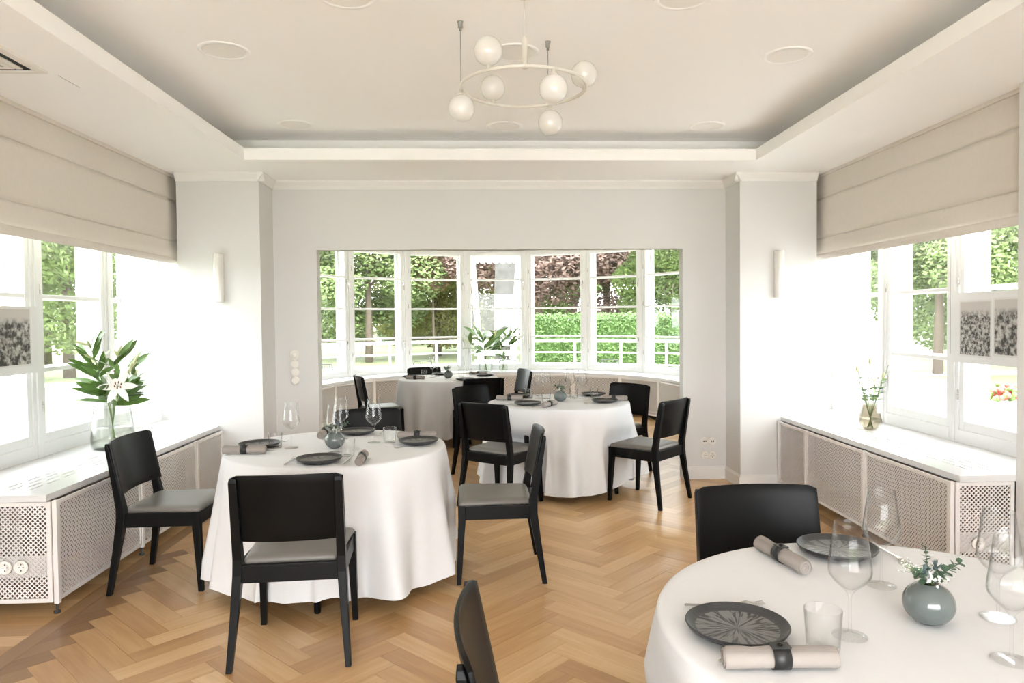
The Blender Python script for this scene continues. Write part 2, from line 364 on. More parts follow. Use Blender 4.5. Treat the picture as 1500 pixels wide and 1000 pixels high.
# ------------------------------------------------------------------ windows
BARS = (1.19, 1.675, 2.17)
def window_meshes(wd, zb):
    h = wd/2
    f = MB(); f.box(-h, 0, ZS-.02, -h+.05, .21, 2.68).box(h-.05, 0, ZS-.02, h, .21, 2.68).box(-h+.05, 0, ZS-.02, h-.05, .21, zb-.06).box(-h+.05, 0, 2.63, h-.05, .21, 2.68)
    f.box(-h-.012, -.012, ZS, -h+.02, 0, 2.68).box(h-.02, -.012, ZS, h+.012, 0, 2.68)
    def sash(y0, y1):
        s = MB(); a = h-.045; st = .048
        s.box(-a, y0, zb-.065, -a+st, y1, 2.635).box(a-st, y0, zb-.065, a, y1, 2.635)
        s.box(-a+st, y0, zb-.065, a-st, y1, zb).box(-a+st, y0, 2.58, a-st, y1, 2.635)
        for z in BARS: s.box(-a+st, y0+.005, z-.014, a-st, y1-.005, z+.014)
        return s
    zz = [zb] + [q for z in BARS for q in (z-.014, z+.014)] + [2.58]; a = h-.045-.048
    panes = [MB().box(-a-.004, .028, zz[2*i]-.004, a+.004, .032, zz[2*i+1]+.004).mesh('pane', M['glass']) for i in range(4)]
    return f.mesh('window_frame', M['frame'], .004), sash(.01, .05).mesh('sash', M['frame'], .004), sash(.155, .195).mesh('outer_sash', M['frame'], .004), panes
hg = MB().box(-.008, -.012, -.03, .008, 0, .03).tube([(0, -.012, 0), (0, -.04, 0), (0, -.042, -.02), (0, -.042, -.11)], .006, 8)
HANDLE = hg.mesh('handle', M['steel'])
HINGE = MB().tube([(0, -.008, -.035), (0, -.008, .035)], .006, 8).mesh('hinge', M['steel'])
WN = [0]
def put_window(mt, ms, wd, label, handles=((1, 1.0),)):
    WN[0] += 1; fr, si, so, pn = ms
    r = bpy.data.objects.new('window_%d' % WN[0], fr); C.objects.link(r); r.matrix_world = mt; r['kind'] = 'structure'; r['label'] = label
    link('sash', si, r); link('outer_sash', so, r)
    for p in pn: link('pane', p, r)
    for sgn, z in handles: link('handle', HANDLE, r, (sgn*(wd/2-.05), .012, z))
    for z in (.95, 1.72, 2.3): link('hinge', HINGE, r, (-wd/2+.045, .01, z))
MS = window_meshes(2*hw, .72)
words = ('leftmost tall casement window of the bay', 'second casement window from the left in the bay', 'third casement window from the left in the bay', 'centre casement window of the bay behind the flower vases',
         'bay casement window just right of centre with hedge outside', 'second casement window from the right in the bay', 'rightmost tall casement window of the bay')
for k in range(-3, 4): put_window(bay_mtx(math.radians(20*k)), MS, 2*hw, words[k+3], ((1, 1.15), (1, 2.1)))
MSW = window_meshes(.892, .77)
wl = {-1: ('near window on the left wall with a photograph board', 'middle window on the left wall beside the lily vase', 'far window on the left wall next to the pillar'),
      1: ('near window on the right wall with old photographs', 'middle window on the right wall', 'far window on the right wall beside the small vase')}
for s in (-1, 1):
    for i, y in enumerate((4.336, 5.228, 6.12)):
        put_window(Matrix.Translation((s*XW, y, 0)) @ Matrix.Rotation(-s*PI/2, 4, 'Z'), MSW, .892, wl[s][i], ((s if i != 1 else -s, .98),))
    b = MB()
    b.box(min(s*XW, s*(XW+.2)), YN, ZS-.02, max(s*XW, s*(XW+.2)), 3.89, 2.68)
    struct('trim_%d' % (3 if s < 0 else 4), b, M['frame'], label='white window post beside the near pillar on the %s' % ('left' if s < 0 else 'right'))

# ------------------------------------------------------------------ parquet
PL, PW = .54, .1125
def uv2xy(u, v): return ((u-v)/math.sqrt(2) - .18, (u+v)/math.sqrt(2))
FX, FX2 = 2.27, 2.36
def clip(poly, ax, lim, sgn):
    out = []
    for i, p in enumerate(poly):
        q = poly[(i+1) % len(poly)]; a = sgn*(p[ax]-lim) <= 0; c = sgn*(q[ax]-lim) <= 0
        if a: out.append(p)
        if a != c:
            t = (lim-p[ax])/(q[ax]-p[ax]); out.append((p[0]+t*(q[0]-p[0]), p[1]+t*(q[1]-p[1])))
    return out
planks = []            # (centre, rot, polygon world, whole?)
g = .0006
for j in range(-90, 120):
    for k in range(-14, 15):
        for V in (0, 1):
            u0 = j*PW + k*PL; v0 = j*PW - k*PL
            if V: u0 += PL; v0 += PW - PL; du, dv = PW, PL
            else: du, dv = PL, PW
            cx, cy = uv2xy(u0+du/2, v0+dv/2)
            if abs(cx) > FX+.5 or cy < .6 or cy > 12.3: continue
            poly = [uv2xy(u0+g, v0+g), uv2xy(u0+du-g, v0+g), uv2xy(u0+du-g, v0+dv-g), uv2xy(u0+g, v0+dv-g)]
            P2 = clip(clip(poly, 0, FX-.0005, 1), 0, -FX+.0005, -1)
            if len(P2) < 3: continue
            planks.append((cx, cy, PI/4 if not V else 3*PI/4, P2, len(P2) == 4 and all(abs(a[0]-b_[0]) < 1e-9 for a, b_ in zip(P2, poly))))
for s in (-1, 1):      # border strip and cross planks next to the walls
    y = .6
    while y < 6.4:
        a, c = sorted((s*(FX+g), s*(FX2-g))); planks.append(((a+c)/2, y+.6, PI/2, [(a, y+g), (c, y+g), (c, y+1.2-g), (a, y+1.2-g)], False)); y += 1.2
    y = .6 + .03*s
    while y < 6.4:
        a, c = sorted((s*(FX2+g), s*3.07)); planks.append(((a+c)/2, y+.056, 0, [(a, y+g), (c, y+g), (c, y+.1125-g), (a, y+.1125-g)], False)); y += .1125
def parea(P2):
    q = [project((x, y, 0)) for x, y in P2]
    if any(t is None for t in q): return 0
    if all(t[0] < 0 or t[0] > 1500 or t[1] > 1000 or t[1] < 0 for t in q): return 0
    q = [(min(max(t[0], 0), 1500), min(t[1], 1000)) for t in q]
    cxy = project((sum(p[0] for p in P2)/len(P2), sum(p[1] for p in P2)/len(P2), 0))
    # hidden under the near table or behind the big left table's cloth
    for tx, ty, R in ((.89, 1.645, .62), (-1.03, 4.22, .6)):
        if all((x-tx)**2+(y-ty)**2 < R*R for x, y in P2): return 0
    if cxy[0] > 1000 and cxy[1] > 830: return 0
    return abs(sum(q[i][0]*q[(i+1)%len(q)][1]-q[(i+1)%len(q)][0]*q[i][1] for i in range(len(q))))/2
planks.sort(key=lambda p: -parea(p[3]))
TH = .014
def plank_mesh(P2, cx, cy, rot, z=0):
    n = len(P2); vs = [(x, y, -TH) for x, y in P2] + [(x, y, z) for x, y in P2]
    fs = [tuple(range(n, 2*n))] + [(i, (i+1)%n, n+(i+1)%n, n+i) for i in range(n)]
    ca, sa = math.cos(-rot), math.sin(-rot)
    lc = [((x-cx)*ca-(y-cy)*sa, (x-cx)*sa+(y-cy)*ca, 0) for x, y in P2]*2
    return vs, fs, lc
def finish_plank(me, lc, rnd):
    a = me.attributes.new('lc', 'FLOAT_VECTOR', 'POINT'); a.data.foreach_set('vector', [q for p in lc for q in p])
    r = me.attributes.new('rnd', 'FLOAT', 'POINT'); r.data.foreach_set('value', rnd)
    me.materials.append(M['oak']); return me
h0 = [(-PL/2+g, -PW/2+g), (PL/2-g, -PW/2+g), (PL/2-g, PW/2-g), (-PL/2+g, PW/2-g)]
vs, fs, lc = plank_mesh(h0, 0, 0, 0)
PM = bpy.data.meshes.new('plank'); PM.from_pydata(vs, [], fs); finish_plank(PM, lc, [0]*len(vs))
rv, rf, rl, rr = [], [], [], []
for i, (cx, cy, rot, P2, whole) in enumerate(planks):
    dz = random.uniform(-.0004, .0002)
    if i < 300 and parea(P2) > 40:
        if whole: link('plank', PM, FLOOR, (cx, cy, dz), rot)
        else:
            ca, sa = math.cos(-rot), math.sin(-rot)
            L2 = [((x-cx)*ca-(y-cy)*sa, (x-cx)*sa+(y-cy)*ca) for x, y in P2]
            v_, f_, l_ = plank_mesh(L2, 0, 0, 0); me = bpy.data.meshes.new('plank'); me.from_pydata(v_, [], f_); finish_plank(me, l_, [0]*len(v_))
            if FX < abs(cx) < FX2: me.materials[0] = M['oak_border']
            link('plank', me, FLOOR, (cx, cy, dz), rot)
    else:
        v_, f_, l_ = plank_mesh(P2, cx, cy, rot, dz); o = len(rv); rv += v_; rf += [tuple(o+q for q in f) for f in f_]; rl += l_; rr += [random.random()]*len(v_)
me = bpy.data.meshes.new('planks'); me.from_pydata(rv, [], rf); finish_plank(me, rl, rr)
link('parquet_planks', me, FLOOR, kind='stuff')

# ------------------------------------------------------------------ radiator covers and sills
def lattice_mesh(wd, ht, pitch=.01747, bw=.0064, t=.002):
    b = MB(); r2 = math.sqrt(.5)
    for sg in (1, -1):
        d = Vector((r2, 0, sg*r2)); nrm = Vector((-sg*r2, 0, r2)); n = int((wd+ht)/pitch)
        for i in range(-n, n+1):
            p = nrm*(i*pitch)
            # clip p + t d to the rectangle
            t0, t1 = -9, 9
            for ax, lim in ((0, wd/2), (2, ht/2)):
                a = (-lim-p[ax])/d[ax]; c = (lim-p[ax])/d[ax]; t0 = max(t0, min(a, c)); t1 = min(t1, max(a, c))
            if t1-t0 < .01: continue
            q = nrm*bw/2; A = p+d*t0; B = p+d*t1
            vs = []
            for y in (0, t): vs += [Vector((e.x, y, e.z)) for e in (A-q, B-q, B+q, A+q)]
            b.add(vs, [(0,1,2,3), (7,6,5,4), (0,4,5,1), (1,5,6,2), (2,6,7,3), (3,7,4,0)])
    return b.mesh('grille', M['cover'])
LAT = {}
def grille(parent, wd, ht, mt, label=None):
    key = (round(wd, 3), round(ht, 3))
    if key not in LAT:
        f = MB(); e = .022
        f.box(-wd/2, -.006, -ht/2, -wd/2+e, .006, ht/2).box(wd/2-e, -.006, -ht/2, wd/2, .006, ht/2).box(-wd/2+e, -.006, -ht/2, wd/2-e, .006, -ht/2+e).box(-wd/2+e, -.006, ht/2-e, wd/2-e, .006, ht/2)
        LAT[key] = (f.mesh('panel_frame', M['cover'], .002), lattice_mesh(wd-2*e+.004, ht-2*e+.004))
    fm, lm = LAT[key]
    o = link('panel_frame', fm, parent); o.matrix_local = mt
    k = link('grille', lm, o, kind='stuff')
    return o
def foot_mesh():
    return MB().lathe([(.016, 0), (.016, .012), (.006, .016), (.006, .05)], 12).mesh('foot', M['dark'])
FOOT = foot_mesh()
ZB, ZTOP = .062, .583
def slots_board(name, label, x0, x1, y0, y1, s):
    # board in local coords running along y, slots cut through in rows
    b = MB(); rows = [s*x for x in (2.57, 2.62, 2.67, 2.72)]; sw = .009
    xs = sorted([x0, x1] + [r-sw/2 for r in rows] + [r+sw/2 for r in rows]); z0, z1 = ZS-.034, ZS
    for a, c in zip(xs, xs[1:]):
        row = [i for i, r in enumerate(rows) if abs((a+c)/2-r) < 1e-6]
        if not row: b.box(a, y0, z0, c, y1, z1); continue
        i = row[0]; y = y0 + .12 + (.07 if i % 2 else 0); cur = y0; k = 0
        while y + .12 < y1-.06:
            if k % 4 != 3: b.box(a, cur, z0, c, y, z1); cur = y+.115
            y += .155; k += 1
        b.box(a, cur, z0, c, y1, z1)
    o = b.build(name, M['sill']); return tag(o, label, 'sill')
for s, nm in ((-1, 'left'), (1, 'right')):
    xf = 2.385
    x0, x1 = sorted((s*2.413, s*XO)); 
    o = slots_board('sill_board', 'glossy white slotted sill board under the %s wall windows' % nm, *sorted((s*2.413, s*(XW-.001))), YN+.001, YP-.001, s)
    # remaining strip of the sill behind the pillar
    a, c = sorted((s*(XO+.001), s*(XW-.001))); MB().box(a, YP-.001, ZS-.034, c, YE-.001, ZS).build('sill_end', M['sill'], o)
    t = thing('radiator_cover', 'off white perforated radiator cover along the %s wall' % nm, 'radiator cover', (s*xf, YN, 0), 0)
    ys = [.03, .935, 1.815, 2.34]
    for a, c in zip(ys, ys[1:]):
        mt = Matrix.Translation((0, (a+c)/2, (ZB+ZTOP)/2)) @ Matrix.Rotation(-s*PI/2 if s < 0 else -PI/2, 4, 'Z')
        grille(t, c-a-.02, ZTOP-ZB, mt)
    for y in ys:
        MB().box(-.012, y-.012, ZB-.012, .012, y+.012, ZTOP+.003).build('post', M['cover'], t, bev=.002)
        if y < 2.3: link('foot', FOOT, t, (s*.004, y, 0))
    grille(t, .33, ZTOP-ZB, Matrix.Translation((s*.178, .012, (ZB+ZTOP)/2)))
    MB().box(min(s*.02, s*.34), .03, .19, max(s*.02, s*.34), .034, .30).build('backing_strip', M['cover'], t)
    MB().box(min(s*.25, s*.40), .15, .12, max(s*.25, s*.40), 2.2, .52).build('radiator', M['inside'], t)
# bay cover
t = thing('radiator_cover', 'curved off white perforated radiator cover around the window bay', 'radiator cover', (0, 9.3, 0))
for k in range(-4, 5):
    a = math.radians(20*k); wd = 2*2.42*math.tan(math.radians(10))
    mt = Matrix.Translation((2.42*math.sin(a), 2.42*math.cos(a), (ZB+ZTOP)/2)) @ Matrix.Rotation(-a, 4, 'Z')
    grille(t, wd-.024, ZTOP-ZB, mt)
for k in range(-5, 5):
    a = math.radians(20*k+10); r = 2.42/math.cos(math.radians(10))
    MB().box(-.014, -.012, ZB-.012, .014, .012, ZTOP+.003, Matrix.Translation((r*math.sin(a), r*math.cos(a), 0)) @ Matrix.Rotation(-a, 4, 'Z')).build('post', M['cover'], t)
    link('foot', FOOT, t, (r*math.sin(a), r*math.cos(a), 0))
for s in (-1, 1):
    for y in (-.45, -1.31, -2.17):
        grille(t, .84, ZTOP-ZB, Matrix.Translation((s*2.43, y, (ZB+ZTOP)/2)) @ Matrix.Rotation(PI/2, 4, 'Z'))
ring = [(2.6*math.sin(math.radians(a)), 2.6*math.cos(math.radians(a))) for a in range(-90, 91, 10)]; ring2 = [(2.75*math.sin(math.radians(a)), 2.75*math.cos(math.radians(a))) for a in range(90, -91, -10)]
b = MB()
for i in range(len(ring)-1):
    b.prism([ring[i], ring[i+1], ring2[len(ring2)-2-i], ring2[len(ring2)-1-i]], .1, .52)
b.build('radiator', M['inside'], t)
arc = [math.radians(a) for a in range(-90, 91, 5)]
b = MB()
for a, c in zip(arc, arc[1:]):
    b.prism([(BC.x+r*math.sin(q), BC.y+r*math.cos(q)) for r, q in ((2.455, a), (2.455, c), (2.985, c), (2.985, a))], ZS-.034, ZS)
for s in (-1, 1): b.box(min(s*2.455, s*2.949), YB+.14, ZS-.034, max(s*2.455, s*2.949), 9.3, ZS)
tag(b.build('sill_board', M['sill']), 'long curved white sill board around the window bay', 'sill')

# ------------------------------------------------------------------ roman blinds
for s, nm in ((-1, 'left'), (1, 'right')):
    t = thing('roman_blind', 'beige linen roman blind half lowered over the %s windows' % nm, 'blind', (s*2.80, YN, 0))
    zs = [(2.735, 2.53, 0), (2.53, 2.18, .006), (2.18, 2.035, .012), (2.04, 1.985, .026)]
    Lb = YE-YN-.02
    for i, (za, zb, off) in enumerate(zs):
        n = 10; vs = []; k = 24
        for jj in range(k+1):
            y = .005 + Lb*jj/k
            for q in range(n+1):
                tq = q/n; z = za+(zb-za)*tq
                dx = off + .010*math.sin(PI*tq)*(1+.5*math.sin(jj*.9+i)) + (.008*math.exp(-((tq-1)/.06)**2) if i < 3 else .004)
                vs.append((-s*dx, y, z))
        fs = [(jj*(n+1)+q, (jj+1)*(n+1)+q, (jj+1)*(n+1)+q+1, jj*(n+1)+q+1) for jj in range(k) for q in range(n)]
        o = MB().add(vs, fs, True).build('hem' if i == 3 else 'fabric_panel', M['blind'], t)
        md = o.modifiers.new('thick', 'SOLIDIFY'); md.thickness = .004
    MB().box(-.02, .005, 2.715, .02, Lb, 2.738).build('headrail', M['blind'], t)
    MB().tube([(-s*.03, .62 if s > 0 else 1.5, 2.0), (-s*.03, .62 if s > 0 else 1.5, 1.25)], .0015, 5).build('cord', M['grey'], t)

# ------------------------------------------------------------------ photograph boards in the windows
for s, nm in ((-1, 'left'), (1, 'right')):
    y0, y1 = 3.90, 4.735
    z0, z1 = (1.185, 1.605) if s < 0 else (1.175, 1.645)
    t = thing('photo_board', 'white board with %s hung across the %s near window' % ('one wide old black and white photograph' if s < 0 else 'two old black and white crowd photographs', nm), 'picture', (s*3.05, 0, 0))
    MB().box(-.006, y0, z0, .006, y1, z1).build('board', M['paper'], t)
    for i, (a, c, p, q, sc) in enumerate(([(4.05, 4.655, 1.243, 1.588, 26)] if s < 0 else [(4.375, 4.66, 1.23, 1.582, 44), (4.03, 4.335, 1.245, 1.59, 24)])):
        MB().box(-s*.0062-.0005, a-.012, p-.012, -s*.0062+.0005, c+.012, q+.012).build('print_margin', M['napkin'] if False else mat('print paper', (.66, .65, .64), .6), t)
        o = MB().box(-.0006, a, p, .0006, c, q).build('photograph', photo_mat(3.1+7*i+s, sc), t, (-s*.0072, 0, 0))
# ------------------------------------------------------------------ wall lamps, switches, sockets
for s, nm in ((-1, 'left'), (1, 'right')):
    t = thing('wall_lamp', 'white half round tube wall lamp on the %s pillar' % nm, 'lamp', (s*2.387, YP, 1.66))
    b = MB(); n = 16; prof = [(.043*math.cos(PI*i/n), -.012-.062*math.sin(PI*i/n)) for i in range(n+1)]
    b.prism(prof, 0, .405); b.build('shade', M['opal'], t, bev=.003)
    MB().box(-.03, -.013, .02, .03, 0, .385).build('backplate', M['plastic'], t)
def socket_mesh_parts(kind):
    b = MB().lathe([(.036, 0), (.036, .008), (.032, .012), (.022, .012), (.020, .004), (0.0001, .003)], 28, Matrix.Rotation(PI/2, 4, 'X'))
    d = MB()
    for x in (-.0095, .0095):
        if kind == 'data': d.box(x-.006, -.0135, -.006, x+.006, -.0115, .006)
        else: d.lathe([(.003, 0), (.003, .002)], 10, Matrix.Translation((x, -.002, 0)) @ Matrix.Rotation(PI/2, 4, 'X'))
    if kind == 'power': d.box(-.002, -.006, .012, .002, -.002, .02).box(-.002, -.006, -.02, .002, -.002, -.012)
    f = MB().lathe([(.022, .004), (.022, .0115)], 24, Matrix.Rotation(PI/2, 4, 'X')) if kind == 'data' else None
    return b.mesh('rim', M['plastic']), d.mesh('contacts', M['hole']), f.mesh('insert', M['plastic']) if f else None
SK = {k: socket_mesh_parts(k) for k in ('power', 'data')}
def socket(kind, loc, label, group=None):
    t = thing('power_socket' if kind == 'power' else 'data_socket', label, 'socket', loc, 0, group)
    a, d, f = SK[kind]; link('rim', a, t); link('contacts', d, t)
    if f: link('insert', f, t)
socket('data', (1.848, YB, .351), 'round white data socket, upper left of four on the back wall')
socket('data', (1.918, YB, .351), 'round white data socket, upper right of four on the back wall')
socket('power', (1.848, YB, .218), 'round white power socket, lower left of four on the back wall')
socket('power', (1.918, YB, .218), 'round white power socket, lower right of four on the back wall')
socket('power', (-2.546, YN+.004, .25), 'round cream power socket nearest the corner of left radiator cover')
socket('power', (-2.626, YN+.004, .25), 'round cream power socket at frame edge on left radiator cover')
socket('power', (2.52, YN+.004, .245), 'round cream power socket on the right radiator cover end')
for i, z in enumerate((1.192, 1.112, 1.037, .963)):
    t = thing('light_switch', 'round white %s, %s in the column on the back wall' % (('thermostat dial', 'topmost') if i == 0 else ('wall switch', ('', 'second from top', 'third from top', 'lowest')[i])), 'switch', (-1.877, YB, z))
    r = .042 if i == 0 else .0365
    MB().lathe([(r, 0), (r, .01), (r-.004, .014), (r*.6, .014)], 28, Matrix.Rotation(PI/2, 4, 'X')).build('rim', M['plastic'], t)
    if i == 0: MB().lathe([(.026, .014), (.024, .03), (.0001, .031)], 24, Matrix.Rotation(PI/2, 4, 'X')).build('dial', M['plastic'], t)
    else: MB().box(-.017, -.018, -.021, .017, -.013, .021).build('rocker', M['plastic'], t, bev=.002)

# ------------------------------------------------------------------ ceiling fixtures
dl = [(-1.56, 3.98, 'left downlight nearer the camera'), (.02, 3.97, 'downlight behind the chandelier stem'), (1.56, 3.98, 'right downlight nearer the camera'),
      (-1.57, 5.46, 'far left downlight by the cove'), (0, 5.48, 'far middle downlight below the chandelier ring in view'), (1.56, 5.46, 'far right downlight by the cove'),
      (-.77, 3.30, 'downlight at the top edge, left of the chandelier'), (.77, 3.27, 'downlight at the top edge, right of the chandelier')]
b1 = MB().lathe([(.108, .004), (.108, -.004), (.132, -.006), (.136, -.002), (.136, .004)], 40).mesh('trim_ring', M['ceil'])
b2 = MB().lathe([(.110, -.0035), (.085, .03), (.075, .031), (.0001, .031)], 40, close=False).mesh('reflector', mat('matt reflector', (.88, .86, .83), .6))
for x, y, lb in dl:
    t = thing('downlight', 'round white recessed ' + lb, 'light', (x, y, ZT)); link('trim_ring', b1, t)
    o = MB().lathe([(.109, -.0045), (.06, -.0012), (.0001, -.0012)], 40, close=False).build('reflector', bpy.data.materials['matt reflector'], t)
t = thing('chandelier', 'cream ring chandelier with six opal globes hung on cables', 'chandelier', (.045, 3.55, 0))
RZ = 2.64; RR = .31
MB().torus(RR, .0085, RZ).build('ring', M['lampmetal'], t)
def rp(x, y): return (x-.045, y-3.55)
globes = [(-.265, 3.57, -1), (-.13, 3.294, 1), (-.105, 3.82, 1), (.353, 3.60, 1), (.165, 3.265, -1), (.2, 3.82, -1)]
gm = MB().ball((0, 0, 0), .066, 28, 18).mesh('globe', M['opal'])
fm = MB().lathe([(.022, -.012), (.022, .006), (.010, .010), (.010, .03)], 16).mesh('socket_cup', M['lampmetal'])
for x, y, sg in globes:
    px_, py_ = rp(x, y); g_ = link('globe', gm, t, (px_, py_, RZ + (.085 if sg > 0 else -.095)))
    f_ = link('socket_cup', fm, t, (px_, py_, RZ + sg*.032))
    if sg > 0: f_.rotation_euler = (PI, 0, 0)
for x, y in ((-.265, 3.57), (.19, 3.815)):
    px_, py_ = rp(x, y)
    MB().tube([(px_, py_, RZ), (px_, py_, ZT-.03)], .0018, 6).build('cable', M['grey'], t)
    MB().lathe([(.012, -.03), (.012, -.008), (.016, 0)], 12, Matrix.Translation((px_, py_, ZT))).lathe([(.007, -.045), (.007, -.03)], 10, Matrix.Translation((px_, py_, ZT))).build('cable_anchor', M['grey'], t)
px_, py_ = rp(.035, 3.245)
MB().tube([(px_, py_, RZ+.12), (px_, py_, ZT-.02)], .003, 6).build('power_cable', M['lampmetal'], t)
MB().lathe([(.017, -.008), (.017, 0), (.0125, .002), (.0125, .12), (.006, .135)], 20, Matrix.Translation((px_, py_, RZ))).build('stem', M['lampmetal'], t)
MB().lathe([(.02, -.02), (.055, -.012), (.055, 0)], 28, Matrix.Translation((px_, py_, ZT))).build('ceiling_rose', M['lampmetal'], t)
t = thing('air_conditioner', 'white ceiling cassette air conditioner in the left soffit', 'air conditioner', (-2.30, 3.66, ZC))
b = MB(); b.box(-.42, -1.1, -.012, 0, -1.06, .006).box(-.42, -.03, -.012, 0, 0, .006).box(-.045, -1.06, -.012, 0, -.03, .006).box(-.42, -1.06, -.012, -.385, -.03, .006)
b.box(-.36, -1.03, -.010, -.12, -.06, .006)
b.build('panel', M['plastic'], t, bev=.004)
MB().box(-.385, -1.06, -.003, -.045, -.03, .004).build('air_slot', M['dark'], t)
MB().box(-.115, -1.03, -.009, -.085, -.06, -.004).build('louvre', M['plastic'], t)
b = MB()
for i in range(6): b.box(-.34+i*.035, -1.0, -.0112, -.325+i*.035, -.10, -.0095)
b.build('intake_slats', M['grey'], t, kind='stuff')
MB().box(.015, .05, -.0006, .018, .24, .0).build('access_seam', M['grey'], t)

# ------------------------------------------------------------------ chairs
def make_chair(label):
    t = thing('dining_chair', label, 'chair')
    for s in (-1, 1):
        MB().beam([(s*.222, .2425, 0, .0135, .0135), (s*.214, .226, .30, .0195, .0195), (s*.212, .222, .36, .021, .021), (s*.212, .222, .445, .021, .021)]).build('front_leg', M['black'], t, bev=.003)
        MB().beam([(s*.250, -.2425, 0, .0125, .014), (s*.232, -.205, .24, .0165, .019), (s*.2215, -.182, .40, .0195, .024), (s*.2195, -.182, .47, .0195, .024), (s*.2195, -.207, .60, .0185, .018), (s*.2195, -.248, .815, .017, .0105), (s*.2185, -.2505, .832, .014, .007)]).build('rear_leg', M['black'], t, bev=.003)
        MB().box(-.012, -.19, .365, .012, .20, .442, Matrix.Translation((s*.215, .015, 0)) @ Matrix.Rotation(s*.02, 4, 'Z')).build('side_rail', M['black'], t, bev=.002)
    MB().box(-.20, .208, .365, .20, .234, .442).build('front_rail', M['black'], t, bev=.002)
    MB().box(-.205, -.198, .365, .205, -.172, .442).build('rear_rail', M['black'], t, bev=.002)
    # cushion: rounded slab, narrower at the back
    b = MB(); n = 10; vs = []; fs = []
    lay = [(0, .440), (0.006, .455), (-.004, .468), (-.02, .474), (-.05, .477)]
    def outline(off):
        P = []
        for (x, y) in ((-.222, .236), (.222, .236), (.196, -.172), (-.196, -.172)):
            P.append((x*(1+off*4), y+off*(1 if y > 0 else -1)))
        out = []; rad = .02
        for i in range(4):
            p0 = Vector(P[i-1]); p = Vector(P[i]); p2 = Vector(P[(i+1) % 4])
            a = p + (p0-p).normalized()*rad; c = p + (p2-p).normalized()*rad
            for q in range(5):
                u = q/4; out.append((1-u)**2*a + 2*u*(1-u)*p + u*u*c)
        return out
    K = 20
    for off, z in lay: vs += [(p.x, p.y, z) for p in outline(off)]
    for i in range(len(lay)-1):
        for j in range(K): fs.append((i*K+j, i*K+(j+1)%K, (i+1)*K+(j+1)%K, (i+1)*K+j))
    fs += [tuple(range(K))[::-1], tuple(range((len(lay)-1)*K, len(lay)*K))]
    b.add(vs, fs, True).build('seat', M['seat'], t)
    # curved plywood back between the posts
    n = 16; k = 8; vs = []; fs = []; xw = .2375
    for i in range(n+1):
        u = -1+2*i/n; x = xw*u
        for q in range(k+1):
            tq = q/k; zt = .845 - .003*u*u - .012*max(0, (abs(u)-.93)/.07)**2; zb = .545
            z = zb + (zt-zb)*tq
            y = -.183 - (z-.60)*.203 - .034*(1-u*u)
            vs.append((x, y, z))
    fs = [(i*(k+1)+q, (i+1)*(k+1)+q, (i+1)*(k+1)+q+1, i*(k+1)+q+1) for i in range(n) for q in range(k)]
    o = MB().add(vs, fs, True).build('backrest', M['black'], t)
    md = o.modifiers.new('ply', 'SOLIDIFY'); md.thickness = .012; md.offset = 0
    md = o.modifiers.new('edge', 'BEVEL'); md.width = .002; md.segments = 2; md.limit_method = 'ANGLE'
    return t
chairs = [(-1.03, 3.318, .063, 'black dining chair with its back to the camera in front of the left table'),
          (-1.997, 4.236, -1.571, 'black dining chair between the left radiator cover and the left table'),
          (-.087, 4.23, 1.60, 'black dining chair facing left on the aisle side of the left table'),
          (-1.0, 5.06, PI+.15, 'black dining chair behind the left table, only its back showing'),
          (-.048, 5.736, -.654, 'black dining chair seen from behind at the near left of the middle table'),
          (1.169, 5.78, .825, 'black dining chair at the right front of the middle table, fully in view'),
          (1.08, 6.86, 2.29, 'black dining chair at the far right of the middle table, partly behind its cloth'),
          (-.15, 6.87, -2.36, 'black dining chair with greenish sheen at the far left of the middle table'),
          (-.27, 8.14, .31, 'black dining chair with its back to the camera at the bay table'),
          (.10, 9.13, 1.865, 'black dining chair with greenish sheen right of the bay table'),
          (-1.46, 8.60, -1.2, 'black dining chair seen edge on, left of the bay table'),
          (-.93, 9.60, 3.56, 'black dining chair behind the bay table, top of its back showing'),
          (.886, 2.46, PI, 'black dining chair across the near right table, facing the camera'),
          (.045, 1.575, -1.571, 'black dining chair cut by the bottom edge, left of the near right table')]
c0 = make_chair(chairs[0][3]); c0['group'] = 'dining chairs'
for i, (x, y, a, lb) in enumerate(chairs):
    if i == 0: c0.location = (x, y, 0); c0.rotation_euler[2] = a
    else: copy_tree(c0, None, (x, y, 0), a, lb)

